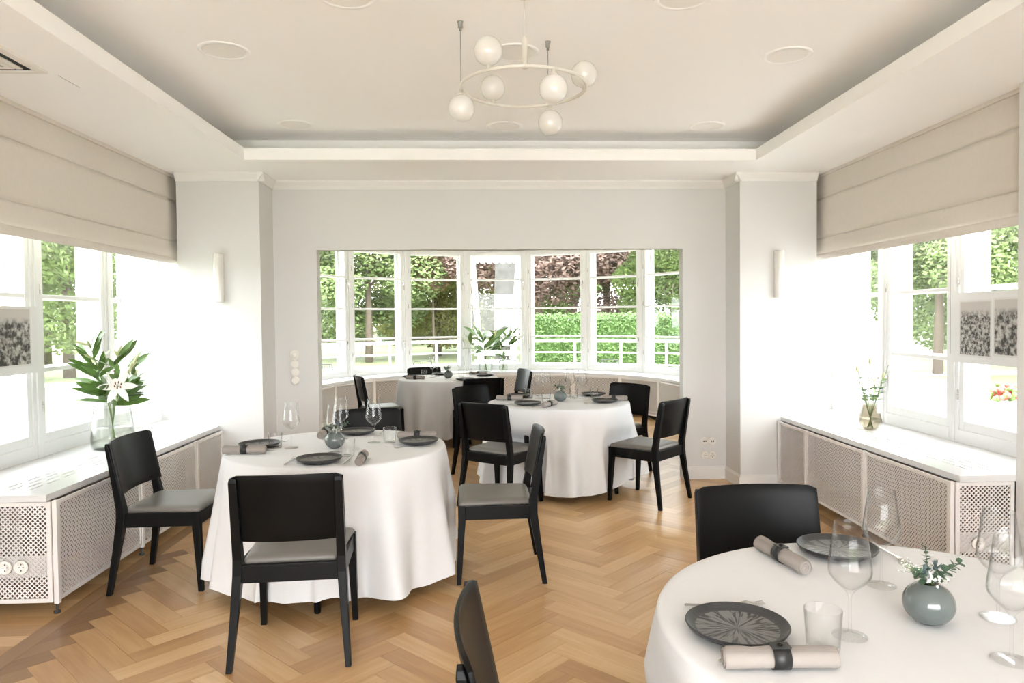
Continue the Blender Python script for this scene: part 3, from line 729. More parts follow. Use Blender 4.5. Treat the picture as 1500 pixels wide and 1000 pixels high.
# ------------------------------------------------------------------ tables and cloths
TZ = .76; TR = .628
tables = [('left', -1.034, 4.22, 0.0, 'left'), ('middle', .478, 6.30, -.6, 'middle'), ('bay', -.645, 9.0, .5, 'bay'), ('near', .89, 1.645, .35, 'near right')]
def cloth(idx, x, y, label):
    rnd = random.Random(40+idx); NA = 264; R = TR
    near = [c[:3] for c in chairs if math.hypot(c[0]-x, c[1]-y) < 1.25]
    ph = [rnd.uniform(0, 2*PI) for _ in range(4)]; nf = 13
    knots = sorted((2*PI*i/nf + rnd.uniform(-.12, .12)) for i in range(nf))
    def fold(a):   # irregular fold wave in [-1,1], sharp ridges and broad hollows
        for i in range(nf):
            k0 = knots[i]; k1 = knots[(i+1) % nf] + (2*PI if i == nf-1 else 0)
            aa = a if a >= knots[0] else a+2*PI
            if k0 <= aa < k1:
                u = (aa-k0)/(k1-k0); c_ = .5+.5*math.cos(2*PI*u); return 2*c_**1.5-1
        return 0
    vs = [(x, y, TZ+.001)]; fs = []
    rings = [(r, 0, 0) for r in (.15, .3, .45, .56, .60)] + [(.616, 0, .0015), (.624, 0, .005), (R, 0, .012)]
    NT = 14
    for t in range(1, NT+1): rings.append((None, t/NT, 0))
    for r, t, dz in rings:
        for j in range(NA):
            a = 2*PI*j/NA
            if r is not None: rr = r; z = TZ+.001 - dz
            else:
                f = fold(a); g2 = .5+.5*math.sin(2*a+ph[0])
                amp = .098*t**1.2
                rr = R + .004 + t*(.056 + .018*g2) + amp*f*(.75+.35*math.sin(3*a+ph[1])) + .006*t*math.sin(29*a+ph[2])
                drop = .668 + .012*math.sin(2*a+ph[3])
                z = TZ-.012 - drop*t + .016*f*t*t
            px_, py_ = x+rr*math.cos(a), y+rr*math.sin(a)
            if z < .57:      # the cloth gives way where a chair is pushed in
                wz = min(1, (.57-z)/.07)
                for cx_, cy_, ca_ in near:
                    fx, fy = -math.sin(ca_), math.cos(ca_); lx = abs((px_-cx_)*fy - (py_-cy_)*fx); ly = (px_-cx_)*fx + (py_-cy_)*fy
                    if lx < .38 and ly < .262:
                        q = 1-max(0, min(1, (lx-.25)/.13)); q = q*q*(3-2*q)*wz
                        px_ += fx*(.262-ly)*q; py_ += fy*(.262-ly)*q
            vs.append((px_, py_, z))
    for j in range(NA): fs.append((0, 1+j, 1+(j+1) % NA))
    for i in range(len(rings)-1):
        for j in range(NA): fs.append((1+i*NA+j, 1+(i+1)*NA+j, 1+(i+1)*NA+(j+1)%NA, 1+i*NA+(j+1)%NA))
    o = MB().add(vs, fs, True).build('tablecloth', M['cloth'])
    return tag(o, label, 'tablecloth', 'white round tablecloths')
for i, (key, x, y, a0, word) in enumerate(tables):
    t = thing('round_table', 'round dining table with black legs under the %s tablecloth' % word, 'table', (x, y, 0), a0, 'round dining tables')
    MB().lathe([(.0001, TZ-.03), (TR-.02, TZ-.03), (TR-.012, TZ-.02), (TR-.012, TZ-.003), (TR-.02, TZ-.0005), (.0001, TZ-.0005)], 64).build('tabletop', M['black'], t)
    for k in range(4):
        q = k*PI/2
        MB().lathe([(.016, 0), (.018, .01), (.022, TZ-.03)], 14, Matrix.Translation((.555*math.cos(q), .555*math.sin(q), 0))).build('leg', M['black'], t)
    cloth(i, x, y, {'left': 'white cloth hanging in folds on the large left table', 'middle': 'white cloth hanging in folds on the middle table near the opening', 'bay': 'white cloth hanging in folds on the table inside the bay', 'near': 'white damask cloth on the table cut by the lower right corner'}[key])
TT = TZ + .0035     # height of the cloth surface

# ------------------------------------------------------------------ tableware prototypes
plate_me = MB().lathe([(.0001, .002), (.078, .002), (.082, .0), (.088, .002), (.112, .014), (.1185, .024), (.1175, .0262), (.1145, .0255), (.106, .0155), (.096, .0125), (.0001, .0115)], 56).mesh('plate', M['plate'])
def plate_obj(x, y, label):
    o = link('plate', plate_me, None, (x, y, TT)); return tag(o, label, 'plate', 'charcoal plates')
def napkin_parts():
    b = MB(); n = 40; L2 = .118; pts = []
    # spiral roll, solid with visible turns at the ends
    prof = []
    for i in range(n+1):
        a = 2*PI*i/n; r = .0205 + .0012*math.sin(a*2+.7)
        prof.append((r*math.cos(a), r*math.sin(a)))
    xs = [-L2, -L2+.004, -.03, .03, L2-.004, L2]; vs = []; fs = []
    for i, x in enumerate(xs):
        sc = .94 if i in (0, 5) else (1.04 if i in (1, 4) else .97)
        vs += [(x, p*sc, q*sc+.0215) for p, q in prof[:-1]]
    k = n
    for i in range(len(xs)-1):
        for j in range(k): fs.append((i*k+j, i*k+(j+1)%k, (i+1)*k+(j+1)%k, (i+1)*k+j))
    b.add(vs, fs, True)
    for sx in (-1, 1):       # spiral ridge on each end
        sp = [(sx*(L2+.0008), (.0185-.0155*u)*math.cos(4.5*PI*u+.4), .0215+(.0185-.0155*u)*math.sin(4.5*PI*u+.4)) for u in [q/40 for q in range(41)]]
        b.tube(sp, .0013, 5)
        b.add([(sx*L2, .019*math.cos(2*PI*j/20), .0215+.019*math.sin(2*PI*j/20)) for j in range(20)], [tuple(range(20))])
    roll = b.mesh('napkin_roll', M['napkin'])
    fl = MB(); vs = []
    for i in range(9):
        x = -L2*.97+2*L2*.97*i/8
        for q, (yy, zz) in enumerate(((-.012, .040), (.002, .0455), (.014, .041), (.0185, .034))): vs.append((x, yy+.002*math.sin(i*1.3+q), zz+.0015*math.sin(i*2.1)))
    fl.add(vs, [(i*4+q, (i+1)*4+q, (i+1)*4+q+1, i*4+q+1) for i in range(8) for q in range(3)], True)
    flap = fl.mesh('flap', M['napkin'])
    band = MB(); m2 = 28; vs = []; fs = []
    for i in range(m2):
        a = 2*PI*i/m2
        for x, r in ((-.018, .0228), (.018, .0228), (.018, .0248), (-.018, .0248)): vs.append((x, r*math.cos(a), .0225+r*math.sin(a)*.99))
    for i in range(m2):
        j = (i+1) % m2
        for q in range(4): fs.append((i*4+q, j*4+q, j*4+(q+1)%4, i*4+(q+1)%4))
    band.add(vs, fs, True).box(-.02, -.014, .0462, .02, .014, .0488)
    stud = MB().lathe([(.006, .0), (.0055, .003), (.0001, .0045)], 14, Matrix.Translation((0, 0, .0486)))
    return roll, flap, band.mesh('band', M['leather']), stud.mesh('stud', M['black'])
NAP = napkin_parts()
def napkin(a, c, label):
    mx, my = (a[0]+c[0])/2, (a[1]+c[1])/2
    t = thing('napkin', label, 'napkin', (mx, my, TT), math.atan2(c[1]-a[1], c[0]-a[0]), 'rolled napkins')
    o = link('napkin_roll', NAP[0], t); link('flap', NAP[1], o)
    bnd = link('band', NAP[2], t); link('stud', NAP[3], bnd)
# fork and knife
def fork_mesh():
    b = MB(); vs = []; fs = []
    st = [(-.10, .0045, .006), (-.095, .0055, .007), (-.05, .0035, .005), (.02, .0028, .006), (.045, .0045, .0075), (.058, .0105, .008), (.066, .0115, .007)]
    for x, wd, z in st:
        vs += [(x, -wd, z-.001), (x, wd, z-.001), (x, wd, z+.001), (x, -wd, z+.001)]
    k = len(st)
    for i in range(k-1):
        for j in range(4): fs.append((4*i+j, 4*i+(j+1)%4, 4*i+4+(j+1)%4, 4*i+4+j))
    fs += [(3,2,1,0), (4*k-4, 4*k-3, 4*k-2, 4*k-1)]
    b.add(vs, fs)
    for y in (-.0098, -.0033, .0033, .0098):
        b.add([(x, y+sy*.0014*(1 if x < .1 else .5), z) for x, z in ((.065, .0065), (.085, .004), (.104, .0075)) for sy, z in ((-1, z-.0008), (1, z-.0008), (1, z+.0008), (-1, z+.0008))],
              [(0,1,5,4),(1,2,6,5),(2,3,7,6),(3,0,4,7),(4,5,9,8),(5,6,10,9),(6,7,11,10),(7,4,8,11),(8,9,10,11)])
    return b.mesh('fork', M['steel'])
def knife_mesh():
    b = MB(); st = [(-.11, .004, .006), (-.105, .0058, .0065), (-.05, .0048, .006), (0, .004, .005), (.012, .0075, .0042), (.06, .0085, .004), (.098, .006, .004), (.112, .0015, .004)]
    vs = []; fs = []
    for i, (x, wd, z) in enumerate(st):
        th = .0016 if i < 4 else .0007
        vs += [(x, -wd*.7, z-th), (x, wd, z-th), (x, wd, z+th), (x, -wd*.7, z+th)]
    k = len(st)
    for i in range(k-1):
        for j in range(4): fs.append((4*i+j, 4*i+(j+1)%4, 4*i+4+(j+1)%4, 4*i+4+j))
    fs += [(3,2,1,0), (4*k-4, 4*k-3, 4*k-2, 4*k-1)]
    return b.add(vs, fs).mesh('knife', M['steel'])
FORK, KNIFE = fork_mesh(), knife_mesh()
def cutlery(kind, x, y, a, label):
    o = link(kind, FORK if kind == 'fork' else KNIFE, None, (x, y, TT-.0015), a); return tag(o, label, kind, kind+'s laid at the settings')
# wine glass: closed shell
wg = MB()
wg.lathe([(.0385, 0), (.0385, .0014), (.02, .0032), (.0065, .0075), (.0040, .014), (.0034, .05), (.0036, .088), (.0065, .099), (.014, .108), (.034, .126), (.0455, .141), (.0478, .152), (.0465, .168), (.0405, .212), (.0345, .2615),
          (.0337, .2620), (.0333, .2612), (.0393, .212), (.0453, .168), (.0465, .152), (.0442, .1425), (.0335, .1285), (.0135, .1108), (.0001, .1065)], 40, close=False)
wg.lathe([(.0001, 0), (.0385, 0)], 40, close=False)
WG = wg.mesh('wine_glass', M['crystal'])
tb = MB().lathe([(.0001, 0), (.034, 0), (.0355, .004), (.0405, .088), (.0400, .0895), (.0393, .0885), (.0345, .012), (.031, .0095), (.0001, .009)], 40, close=False)
TB = tb.mesh('tumbler', M['crystal'])
def glass(kind, x, y, label):
    o = link(kind, WG if kind == 'wine_glass' else TB, None, (x, y, TT)); return tag(o, label, 'wine glass' if kind == 'wine_glass' else 'tumbler', 'stemmed wine glasses' if kind == 'wine_glass' else 'clear water tumblers')
# small vase with sprigs
def small_vase(label):
    t = thing('bud_vase', label, 'vase')
    b = MB(); prof = [(.0001, 0), (.024, 0), (.027, .002)]
    for i in range(1, 17):
        a = -1.05 + (1.05+1.17)*i/16; prof.append((.0575*math.cos(a)*1.0, .0465+.0515*math.sin(a)))
    prof += [(.0215, .0955), (.020, .0950), (.0185, .088), (.0001, .080)]
    b.lathe(prof, 40, close=False).build('body', M['vase'], t)
    rnd = random.Random(5)
    def sprig(base, tip, nleaf, size, name, m):
        b = MB(); A = Vector(base); B = Vector(tip); mid = (A+B)/2 + Vector((0, 0, .008))
        P = [A.lerp(mid, u).lerp(mid.lerp(B, u), u) for u in [i/6 for i in range(7)]]
        b.tube(P, .0012, 5)
        d = (B-A).normalized(); sd = d.orthogonal().normalized(); s2 = d.cross(sd)
        for i in range(nleaf):
            u = .35+.65*i/(nleaf-1); p = A.lerp(mid, u).lerp(mid.lerp(B, u), u)
            for sg in (0, 1):
                an = i*1.9 + sg*PI; dr = (sd*math.cos(an)+s2*math.sin(an))*.9 + d*.5
                b.leaf(p, dr, size*(1.1-.45*u), size*.85*(1.1-.4*u), .2, (.2, .3, 1), 5)
        b.build(name, m, t, kind='stuff')
    sprig((0, 0, .088), (.075, .0, .140), 8, .024, 'eucalyptus_sprig', M['leaf2'])
    sprig((0, .0, .088), (-.006, .005, .178), 8, .017, 'eucalyptus_sprig', M['leaf2'])
    sprig((0, 0, .088), (-.045, -.015, .130), 7, .022, 'eucalyptus_sprig', M['leaf2'])
    sprig((0, 0, .088), (.018, -.028, .125), 7, .022, 'eucalyptus_sprig', M['leaf2'])
    for c, r in (((-.018, -.008, .122), .011), ((.020, .006, .128), .010)):
        b = MB().ball(c, r*.6, 10, 8)
        for i in range(46):
            z = rnd.uniform(-.4, 1); a = rnd.uniform(0, 2*PI); q = math.sqrt(max(0, 1-z*z)); d = Vector((q*math.cos(a), q*math.sin(a), z))
            b.leaf(Vector(c)+d*r*.4, d, r*1.9, .003, 0, (.3, .2, 1), 2, 0)
        b.build('thistle', M['thistle'], t, kind='stuff')
    b = MB(); b2 = MB()
    for i in range(30):
        a = rnd.uniform(0, 2*PI); r = rnd.uniform(.004, .034); z = .10+rnd.uniform(0, .026)-r*.25
        c = Vector((r*math.cos(a)+.004, r*math.sin(a)-.006, z)); b.ball(c, rnd.uniform(.003, .0052), 7, 5); b2.tube([(0, 0, .085), c*.6+Vector((0, 0, .04)), c], .0006, 4)
    for i in range(26):
        c = Vector((-.05+rnd.uniform(-.022, .02), rnd.uniform(-.02, .02), .135+rnd.uniform(-.016, .014))); b.ball(c, .0016, 5, 4); b2.tube([(-.005, 0, .09), (-.02, 0, .118), c], .0005, 4)
    b.build('white_buds', M['petal'], t, kind='stuff'); b2.build('stalks', M['stem'], t, kind='stuff')
    return t
v0 = small_vase('small grey green glazed vase with thistles and eucalyptus on the near right table'); v0.location = (.903, 1.64, TT); v0['group'] = 'grey green bud vases'
copy_tree(v0, None, (-1.034, 4.14, TT), .4, 'small grey green bud vase behind the wine glasses on the left table')
copy_tree(v0, None, (.49, 6.28, TT), 2.2, 'small grey green bud vase with dark sprigs on the middle table')
copy_tree(v0, None, (-.648, 8.94, TT), 4.1, 'small grey green bud vase with sprigs on the bay table')

# settings: plate, facing angle of the diner (direction pointing to the table centre), napkin ends
def setting(tb_, place, plate, face, nap, fork=True, knife=True):
    w_ = '%s of the %s table' % (place, tb_)
    plate_obj(*plate, 'charcoal ribbed plate at the %s' % w_)
    if nap: napkin(nap[0], nap[1], 'rolled beige napkin in a black band at the %s' % w_)
    f = Vector((math.cos(face), math.sin(face))); r = Vector((f.y, -f.x)); p = Vector(plate)
    if fork: q = p - r*.155 + f*.02; cutlery('fork', q.x, q.y, face, 'silver fork left of the plate at the %s' % w_)
    if knife: q = p + r*.142 + f*.02; cutlery('knife', q.x, q.y, face, 'silver knife right of the plate at the %s' % w_)
setting('left', 'front place', (-1.031, 3.745), PI/2, ((-.800, 3.600), (-.812, 3.836)))
setting('left', 'window side place', (-1.49, 4.23), 0, ((-1.626, 4.018), (-1.385, 4.014)))
setting('left', 'back place', (-1.001, 4.655), -PI/2, ((-1.19, 4.46), (-1.195, 4.68)))
setting('left', 'aisle side place', (-.565, 4.248), PI, ((-.705, 4.42), (-.475, 4.42)))
setting('middle', 'near left place', (.188, 6.047), .72, ((.30, 5.81), (.428, 6.02)))
setting('middle', 'near right place', (.869, 6.161), 2.55, ((.861, 6.30), (1.075, 6.235)))
setting('middle', 'far left place', (.14, 6.66), -.8, ((-.069, 6.42), (.157, 6.39)))
setting('middle', 'far right place', (.85, 6.70), -2.3, None)
setting('bay', 'left place', (-1.12, 9.10), .2, ((-1.16, 8.85), (-.936, 8.80)))
setting('bay', 'back place', (-.77, 9.46), -1.2, None)
setting('bay', 'near place', (-.42, 8.58), 1.9, None)
setting('bay', 'right place', (-.19, 9.16), 3.3, ((-.39, 9.40), (-.17, 9.36)))
setting('near right', 'left place', (.428, 1.616), 0, ((.342, 1.452), (.575, 1.440)))
setting('near right', 'far place', (.93, 2.142), -PI/2, ((.705, 2.195), (.748, 1.965)))
for x, y, lb in ((.679, 1.581, 'large wine glass beside the tumbler and near plate on the near right table'), (.919, 1.874, 'wine glass in front of the far plate on the near right table'),
                 (1.085, 1.653, 'wine glass right of the bud vase, cut by the right edge'), (.96, 1.444, 'nearest wine glass at the right edge, low in the picture'),
                 (-1.29, 4.173, 'wine glass standing alone by the window side tumbler on the left table'), (-1.007, 4.008, 'wine glass in front of the bud vase on the left table'),
                 (-1.06, 4.45, 'wine glass behind the bud vase on the left table'), (-.837, 4.309, 'wine glass against the black chair back on the left table'),
                 (.318, 6.557, 'wine glass leftmost of four on the middle table'), (.385, 6.506, 'wine glass second from the left on the middle table'),
                 (.619, 6.62, 'wine glass just right of the bud vase on the middle table'), (.717, 6.504, 'wine glass rightmost of four on the middle table'),
                 (-.856, 9.1, 'wine glass leftmost on the bay table'), (-.81, 9.22, 'wine glass second from left on the bay table'), (-.49, 9.1, 'wine glass right of the bud vase on the bay table')):
    glass('wine_glass', x, y, lb)
for x, y, lb in ((.589, 1.525, 'clear straight tumbler beside the near plate and napkin on the near right table'), (-1.387, 4.19, 'tumbler beside the window side napkin on the left table'),
                 (-.741, 4.299, 'tumbler touching the aisle side plate on the left table'), (-.914, 3.90, 'tumbler by the front knife on the left table'),
                 (.227, 6.56, 'tumbler beside the far left napkin on the middle table'), (.356, 6.177, 'tumbler behind the near left napkin on the middle table'),
                 (.824, 6.50, 'tumbler before the far right plate on the middle table'), (.637, 6.50, 'tumbler just behind the bud vase on the middle table'),
                 (-.972, 9.22, 'tumbler by the left plate on the bay table'), (-.495, 9.26, 'tumbler right of the bud vase on the bay table'), (-.40, 9.34, 'farthest right tumbler on the bay table')):
    glass('tumbler', x, y, lb)

# ------------------------------------------------------------------ big flower vases
def big_vase(name, label, loc, r0, r1, h, m, facets=40):
    t = thing(name, label, 'vase', loc); k = facets
    if m is M['amber']:
        prof = [(.0001, 0), (.044, 0), (.050, .004), (.088, .058), (.057, .19), (.0535, .1895), (.084, .060), (.047, .011), (.0001, .009)]; k = 10
        MB().lathe(prof, k, smooth=False, close=False).build('body', m, t)
        MB().lathe([(.0001, .0095), (.046, .012), (.082, .060), (.077, .085), (.0001, .085)], k, smooth=False, close=False).build('water', M['vglass'], t)
    else:
        prof = [(.0001, 0), (r0*.86, 0), (r0, .012), (r0*1.03, h*.25), (r1, h), (r1-.003, h-.0005), (r0*1.0, h*.25), (r0*.96, .016), (.0001, .012)]
        MB().lathe(prof, k, close=False).build('body', m, t)
        MB().lathe([(.0001, .013), (r0*.95, .0165), (r0*.98, h*.25), (r0*.93, h*.5), (.0001, h*.5)], k, close=False).build('water', M['vglass'], t)
    return t
def lily_bunch(t, h, seed, leaves, spread, size, buds, flower=True):
    rnd = random.Random(seed); tips = []
    for i in range(7):
        a = 2*PI*i/7 + rnd.uniform(-.3, .3); q = spread*(.25+.6*rnd.random()); top = h*(1.5+1.15*rnd.random())
        P0 = Vector((-.02*math.cos(a), -.02*math.sin(a), .02)); P1 = Vector((.02*math.cos(a), .02*math.sin(a), h)); P2 = Vector((q*math.cos(a), q*math.sin(a), top))
        pts = [P0.lerp(P1, u/3) for u in range(4)] + [P1.lerp(P2, u/4) + Vector((0, 0, .02*math.sin(PI*u/4))) for u in range(1, 5)]
        MB().tube(pts, .0035, 6, r2=.002).build('stem', M['stem'], t); tips.append((P1, P2, a))
    for i in range(leaves):
        P1, P2, a = tips[i % 7]; u = rnd.uniform(0, 1); p = P1.lerp(P2, u); an = a + rnd.uniform(-1.5, 1.5)
        el = rnd.uniform(.0, .5) + u*.7; d = Vector((math.cos(an)*math.cos(el), math.sin(an)*math.cos(el), math.sin(el)))
        MB().leaf(p, d, size*rnd.uniform(.75, 1.25), size*rnd.uniform(.22, .32), rnd.uniform(.05, .3), (rnd.uniform(-.9, .9), rnd.uniform(-1.0, .3), .7)).build('leaf', M['leaf'], t)
    for i in range(buds):
        P1, P2, a = tips[i % 7]; an = a + rnd.uniform(-.8, .8); el = rnd.uniform(.3, 1.2); d = Vector((math.cos(an)*math.cos(el), math.sin(an)*math.cos(el), math.sin(el)))
        base = P2 + (Vector((.0, 0, .0)) if i < 7 else -.05*d); L2 = size*rnd.uniform(.5, .7)
        b = MB(); q = d.to_track_quat('Z', 'Y').to_matrix().to_4x4()
        b.lathe([(.0015, 0), (.007, L2*.2), (.0095, L2*.5), (.0085, L2*.75), (.003, L2*.97), (.0002, L2)], 10, Matrix.Translation(base) @ q, close=False)
        b.build('bud', M['bud'], t)
    return tips
def lily_flower(t, c, d, size):
    d = Vector(d).normalized(); q = d.to_track_quat('Z', 'Y').to_matrix()
    for i in range(6):
        a = 2*PI*i/6; dr = q @ Vector((math.cos(a), math.sin(a), .55 if i % 2 else .4))
        MB().leaf(Vector(c), dr, size, size*.42, .45, d, 7, .1).build('petal', M['petal'], t)
    for i in range(6):
        a = 2*PI*i/6+.3; dr = q @ Vector((.35*math.cos(a), .35*math.sin(a), 1)); tip = Vector(c)+dr*size*.5
        s_ = MB().tube([Vector(c), tip], .0011, 5).build('stamen', M['stem'], t)
        MB().ball(tip, .0045, 8, 6, (1, 1, 1.8)).build('anther', M['stamen'], s_)
t = big_vase('glass_vase', 'glass vase of white lilies on the left sill', (-2.78, 5.11, ZS), .135, .115, .29, M['vglass'])
lily_bunch(t, .29, 3, 84, .25, .185, 18)
lily_flower(t, (.10, -.12, .44), (.45, -.8, .25), .115)
lily_flower(t, (.02, .05, .50), (.1, -.5, .8), .10)
t = big_vase('glass_vase', 'smoky faceted vase with white eustoma on the right sill', (2.79, 5.33, ZS), .05, .04, .135, M['amber'])
rnd = random.Random(11)
for i in range(9):
    a = 2*PI*i/9; hh = .29+.22*rnd.random(); q = .04+.10*rnd.random(); P = [(.02*math.cos(a+PI), .02*math.sin(a+PI), .014), (.03*math.cos(a), .03*math.sin(a), .19), (q*math.cos(a), q*math.sin(a), hh)]
    MB().tube(P, .0022, 6).build('stem', M['stem'], t)
    tip = Vector(P[2]); ax = Vector((.3*math.cos(a), .3*math.sin(a), 1)).to_track_quat('Z', 'Y').to_matrix().to_4x4()
    MB().lathe([(.003, 0), (.012, .016), (.013, .03), (.006, .05), (.0003, .06)], 9, Matrix.Translation(tip) @ ax, close=False).build('bud', M['petal'] if i % 3 else M['bud'], t)
    for k in range(4):
        u = .2+.2*k; p = Vector(P[1]).lerp(tip, u); an = a+rnd.uniform(-1.6, 1.6)
        MB().leaf(p, (math.cos(an), math.sin(an), .5), .075*(1.1-.4*u), .042*(1.1-.4*u), .2).build('leaf', M['leaf2'] if k % 2 else M['leaf'], t)
t = big_vase('glass_vase', 'wide glass vase of lilies on the bay sill, left of a pair', (-.19, 12.0, ZS), .115, .095, .30, M['vglass'])
lily_bunch(t, .30, 8, 36, .34, .27, 8)
t = big_vase('glass_vase', 'narrower glass vase of green stems on the bay sill, right of a pair', (.11, 12.02, ZS), .068, .055, .24, M['vglass'])
lily_bunch(t, .24, 21, 28, .26, .22, 6)

# ------------------------------------------------------------------ garden
GZ = -.45
struct('lawn', MB().box(-120, -60, GZ-.2, 120, 140, GZ), M['grass'], label='green lawn around the building')
pts = [(BC.x+5.2*math.sin(math.radians(a)), BC.y+5.2*math.cos(math.radians(a))) for a in range(-100, 101, 10)]
struct('terrace', MB().prism(pts + [(5.1, 8.2), (3.5, 7.5), (-3.5, 7.5), (-5.1, 8.2)][::1], GZ, -.06), M['paving'], label='paved terrace outside the bay')
struct('bounce_ground', MB().box(-3.5, -16, GZ, 3.6, -2.8, GZ+.03).box(-7.0, -16, GZ, -3.5, 3.2, GZ+.03), M['pale'], label='unseen pale ground added behind the camera to bounce daylight indoors')  # added out of view, pale so it throws daylight up to the ceiling
struct('garden_path', MB().box(3.6, -8, GZ, 11.5, 16.5, GZ+.03), M['paving'], label='pale paved yard outside the right windows')
struct('garden_path.001', MB().box(-8.5, 15.0, GZ, 3.6, 16.6, GZ+.03).box(11.5, 15.0, GZ, 30, 16.6, GZ+.03).box(-30, 22, GZ, 30, 23.4, GZ+.02), M['paving'], label='pale gravel paths crossing the lawn')
# terrace railing: posts and rails on the arc
t = thing('terrace_railing', 'white metal railing around the terrace outside the bay', 'railing', (0, 9.3, 0))
RRl = 4.75
for z, r in ((1.06, .028), (.835, .013), (.62, .013), (.40, .013)):
    MB().tube([(RRl*math.sin(math.radians(a)), RRl*math.cos(math.radians(a)), z) for a in range(-75, 76, 3)], r, 8).build('rail', M['white'], t)
for a in range(-69, 76, 11):
    MB().box(-.018, -.018, -.06, .018, .018, 1.05, Matrix.Translation((RRl*math.sin(math.radians(a)), RRl*math.cos(math.radians(a)), 0))).build('post', M['white'], t)
def garden_chair(label):
    t = thing('garden_chair', label, 'garden chair')
    for s in (-1, 1):
        MB().tube([(s*.22, .2, 0), (s*.21, .18, .42)], .009, 6).build('leg', M['iron'], t)
        MB().tube([(s*.22, -.24, 0), (s*.21, -.18, .42), (s*.16, -.24, .80)], .009, 6).build('leg', M['iron'], t)
    b = MB()
    for i in range(7): b.box(-.21, -.19+i*.058, .42, .21, -.155+i*.058, .435)
    b.build('seat', M['iron'], t)
    for i in range(9):
        x = -.19+i*.0475; MB().tube([(x, -.185, .44), (x*.8, -.24, .79)], .006, 5).build('back_slat', M['iron'], t)
    MB().tube([(-.16, -.24, .80), (0, -.245, .815), (.16, -.24, .80)], .011, 6).build('top_rail', M['iron'], t)
    return t
g0 = garden_chair('dark slatted garden chair outside the leftmost bay window'); g0.location = (-3.05, 12.55, -.06); g0.rotation_euler[2] = .3; g0['group'] = 'slatted garden chairs'
for x, y, a, lb in ((-1.35, 13.15, .1, 'dark slatted garden chair outside the third bay window'), (.24, 13.2, -.1, 'dark slatted garden chair outside the centre bay window'), (2.1, 12.9, -.3, 'dark slatted garden chair outside the second bay window from the right')):
    copy_tree(g0, None, (x, y, -.06), a, lb)
# white swing seat with scalloped canopy
t = thing('garden_swing', 'white garden swing with slanted posts and scalloped canopy outside the centre window', 'swing', (.04, 15.4, GZ))
for s in (-1, 1):
    for dy in (-.45, .45):
        MB().tube([(s*.28, dy*1.3, 0), (s*.50, dy*.6, 3.25)], .055, 8).build('post', M['white'], t)
MB().box(-.62, -.55, 3.25, .62, .55, 3.32).build('canopy', M['white'], t)
b = MB()
for i in range(9):
    x = -.62 + .1378*i; b.prism([(x, -.56), (x+.1378, -.56), (x+.1378, -.545), (x, -.545)], 3.16, 3.27)
    b.lathe([(.0689, -.007), (.0689, .007)], 16, Matrix.Translation((x+.0689, -.5525, 3.16)) @ Matrix.Rotation(PI/2, 4, 'X'))
b.build('scalloped_valance', M['white'], t)
for z in (.95, 1.15, 1.35, 1.55): MB().box(-.48, .18, z, .48, .21, z+.11).build('back_slat', M['white'], t)
for y in (-.2, -.08, .04): MB().box(-.48, y, .80, .48, y+.1, .83).build('seat_slat', M['white'], t)
# foliage
def leaf_cloud(blobs, n, size, seed, m, name='foliage'):
    rnd = random.Random(seed); b = MB(); tot = sum(r[3]*r[4]*r[5] for r in blobs)
    for cx, cy, cz, rx, ry, rz in blobs:
        for i in range(int(n*rx*ry*rz/tot)):
            z = rnd.uniform(-1, 1); a = rnd.uniform(0, 2*PI); q = math.sqrt(1-z*z); rad = rnd.random()**.28
            p = Vector((cx+rx*q*math.cos(a)*rad, cy+ry*q*math.sin(a)*rad, cz+rz*z*rad))
            u = Vector((rnd.gauss(0, 1), rnd.gauss(0, 1), rnd.gauss(0, .6))).normalized(); v = u.orthogonal().normalized(); sz = size*rnd.uniform(.6, 1.3)
            b.add([p-u*sz, p-v*sz*.55, p+u*sz, p+v*sz*.55], [(0, 1, 2, 3)])
    return b.mesh(name, m)
def crown_blobs(seed, r, h0, h):
    rnd = random.Random(seed); out = []
    for i in range(16):
        a = rnd.uniform(0, 2*PI); q = r*.62*rnd.random()**.6; z = h0 + h*rnd.random(); k = r*rnd.uniform(.30, .5)
        out.append((q*math.cos(a), q*math.sin(a), z, k, k, k*.75))
    return out
CROWN = {}
for key, mm, sd in (('green', 'tree1', 1), ('copper', 'tree2', 2), ('olive', 'tree3', 3)):
    CROWN[key] = leaf_cloud(crown_blobs(sd, 4.2, 1.7, 8), 36000, .105, sd, M[mm])
def trunk_mesh(r, h, m, seed=0):
    rnd = random.Random(seed); b = MB(); b.tube([(0, 0, 0), (.04, .02, h*.4), (-.03, .05, h)], r, 12, r2=r*.55)
    for i in range(5):
        a = rnd.uniform(0, 2*PI); z = h*(.45+.1*i); b.tube([(0, 0, z), (math.cos(a)*.9, math.sin(a)*.9, z+1.1), (math.cos(a)*1.7, math.sin(a)*1.7, z+2.4)], r*.4, 7, r2=r*.12)
    return b.mesh('trunk', m)
SHRUB = {k: leaf_cloud([(-1.6, 0, 1.3, 1.7, 1.5, 1.5), (1.4, .3, 1.5, 1.9, 1.5, 1.8), (0, -.4, 2.3, 1.8, 1.4, 1.6), (3.0, 0, 1.0, 1.3, 1.2, 1.2)], 16000, .08, 30+i, M[m_]) for i, (k, m_) in enumerate((('green', 'tree1'), ('olive', 'tree3')))}
TRK = trunk_mesh(.2, 6.5, M['bark2'], 1)
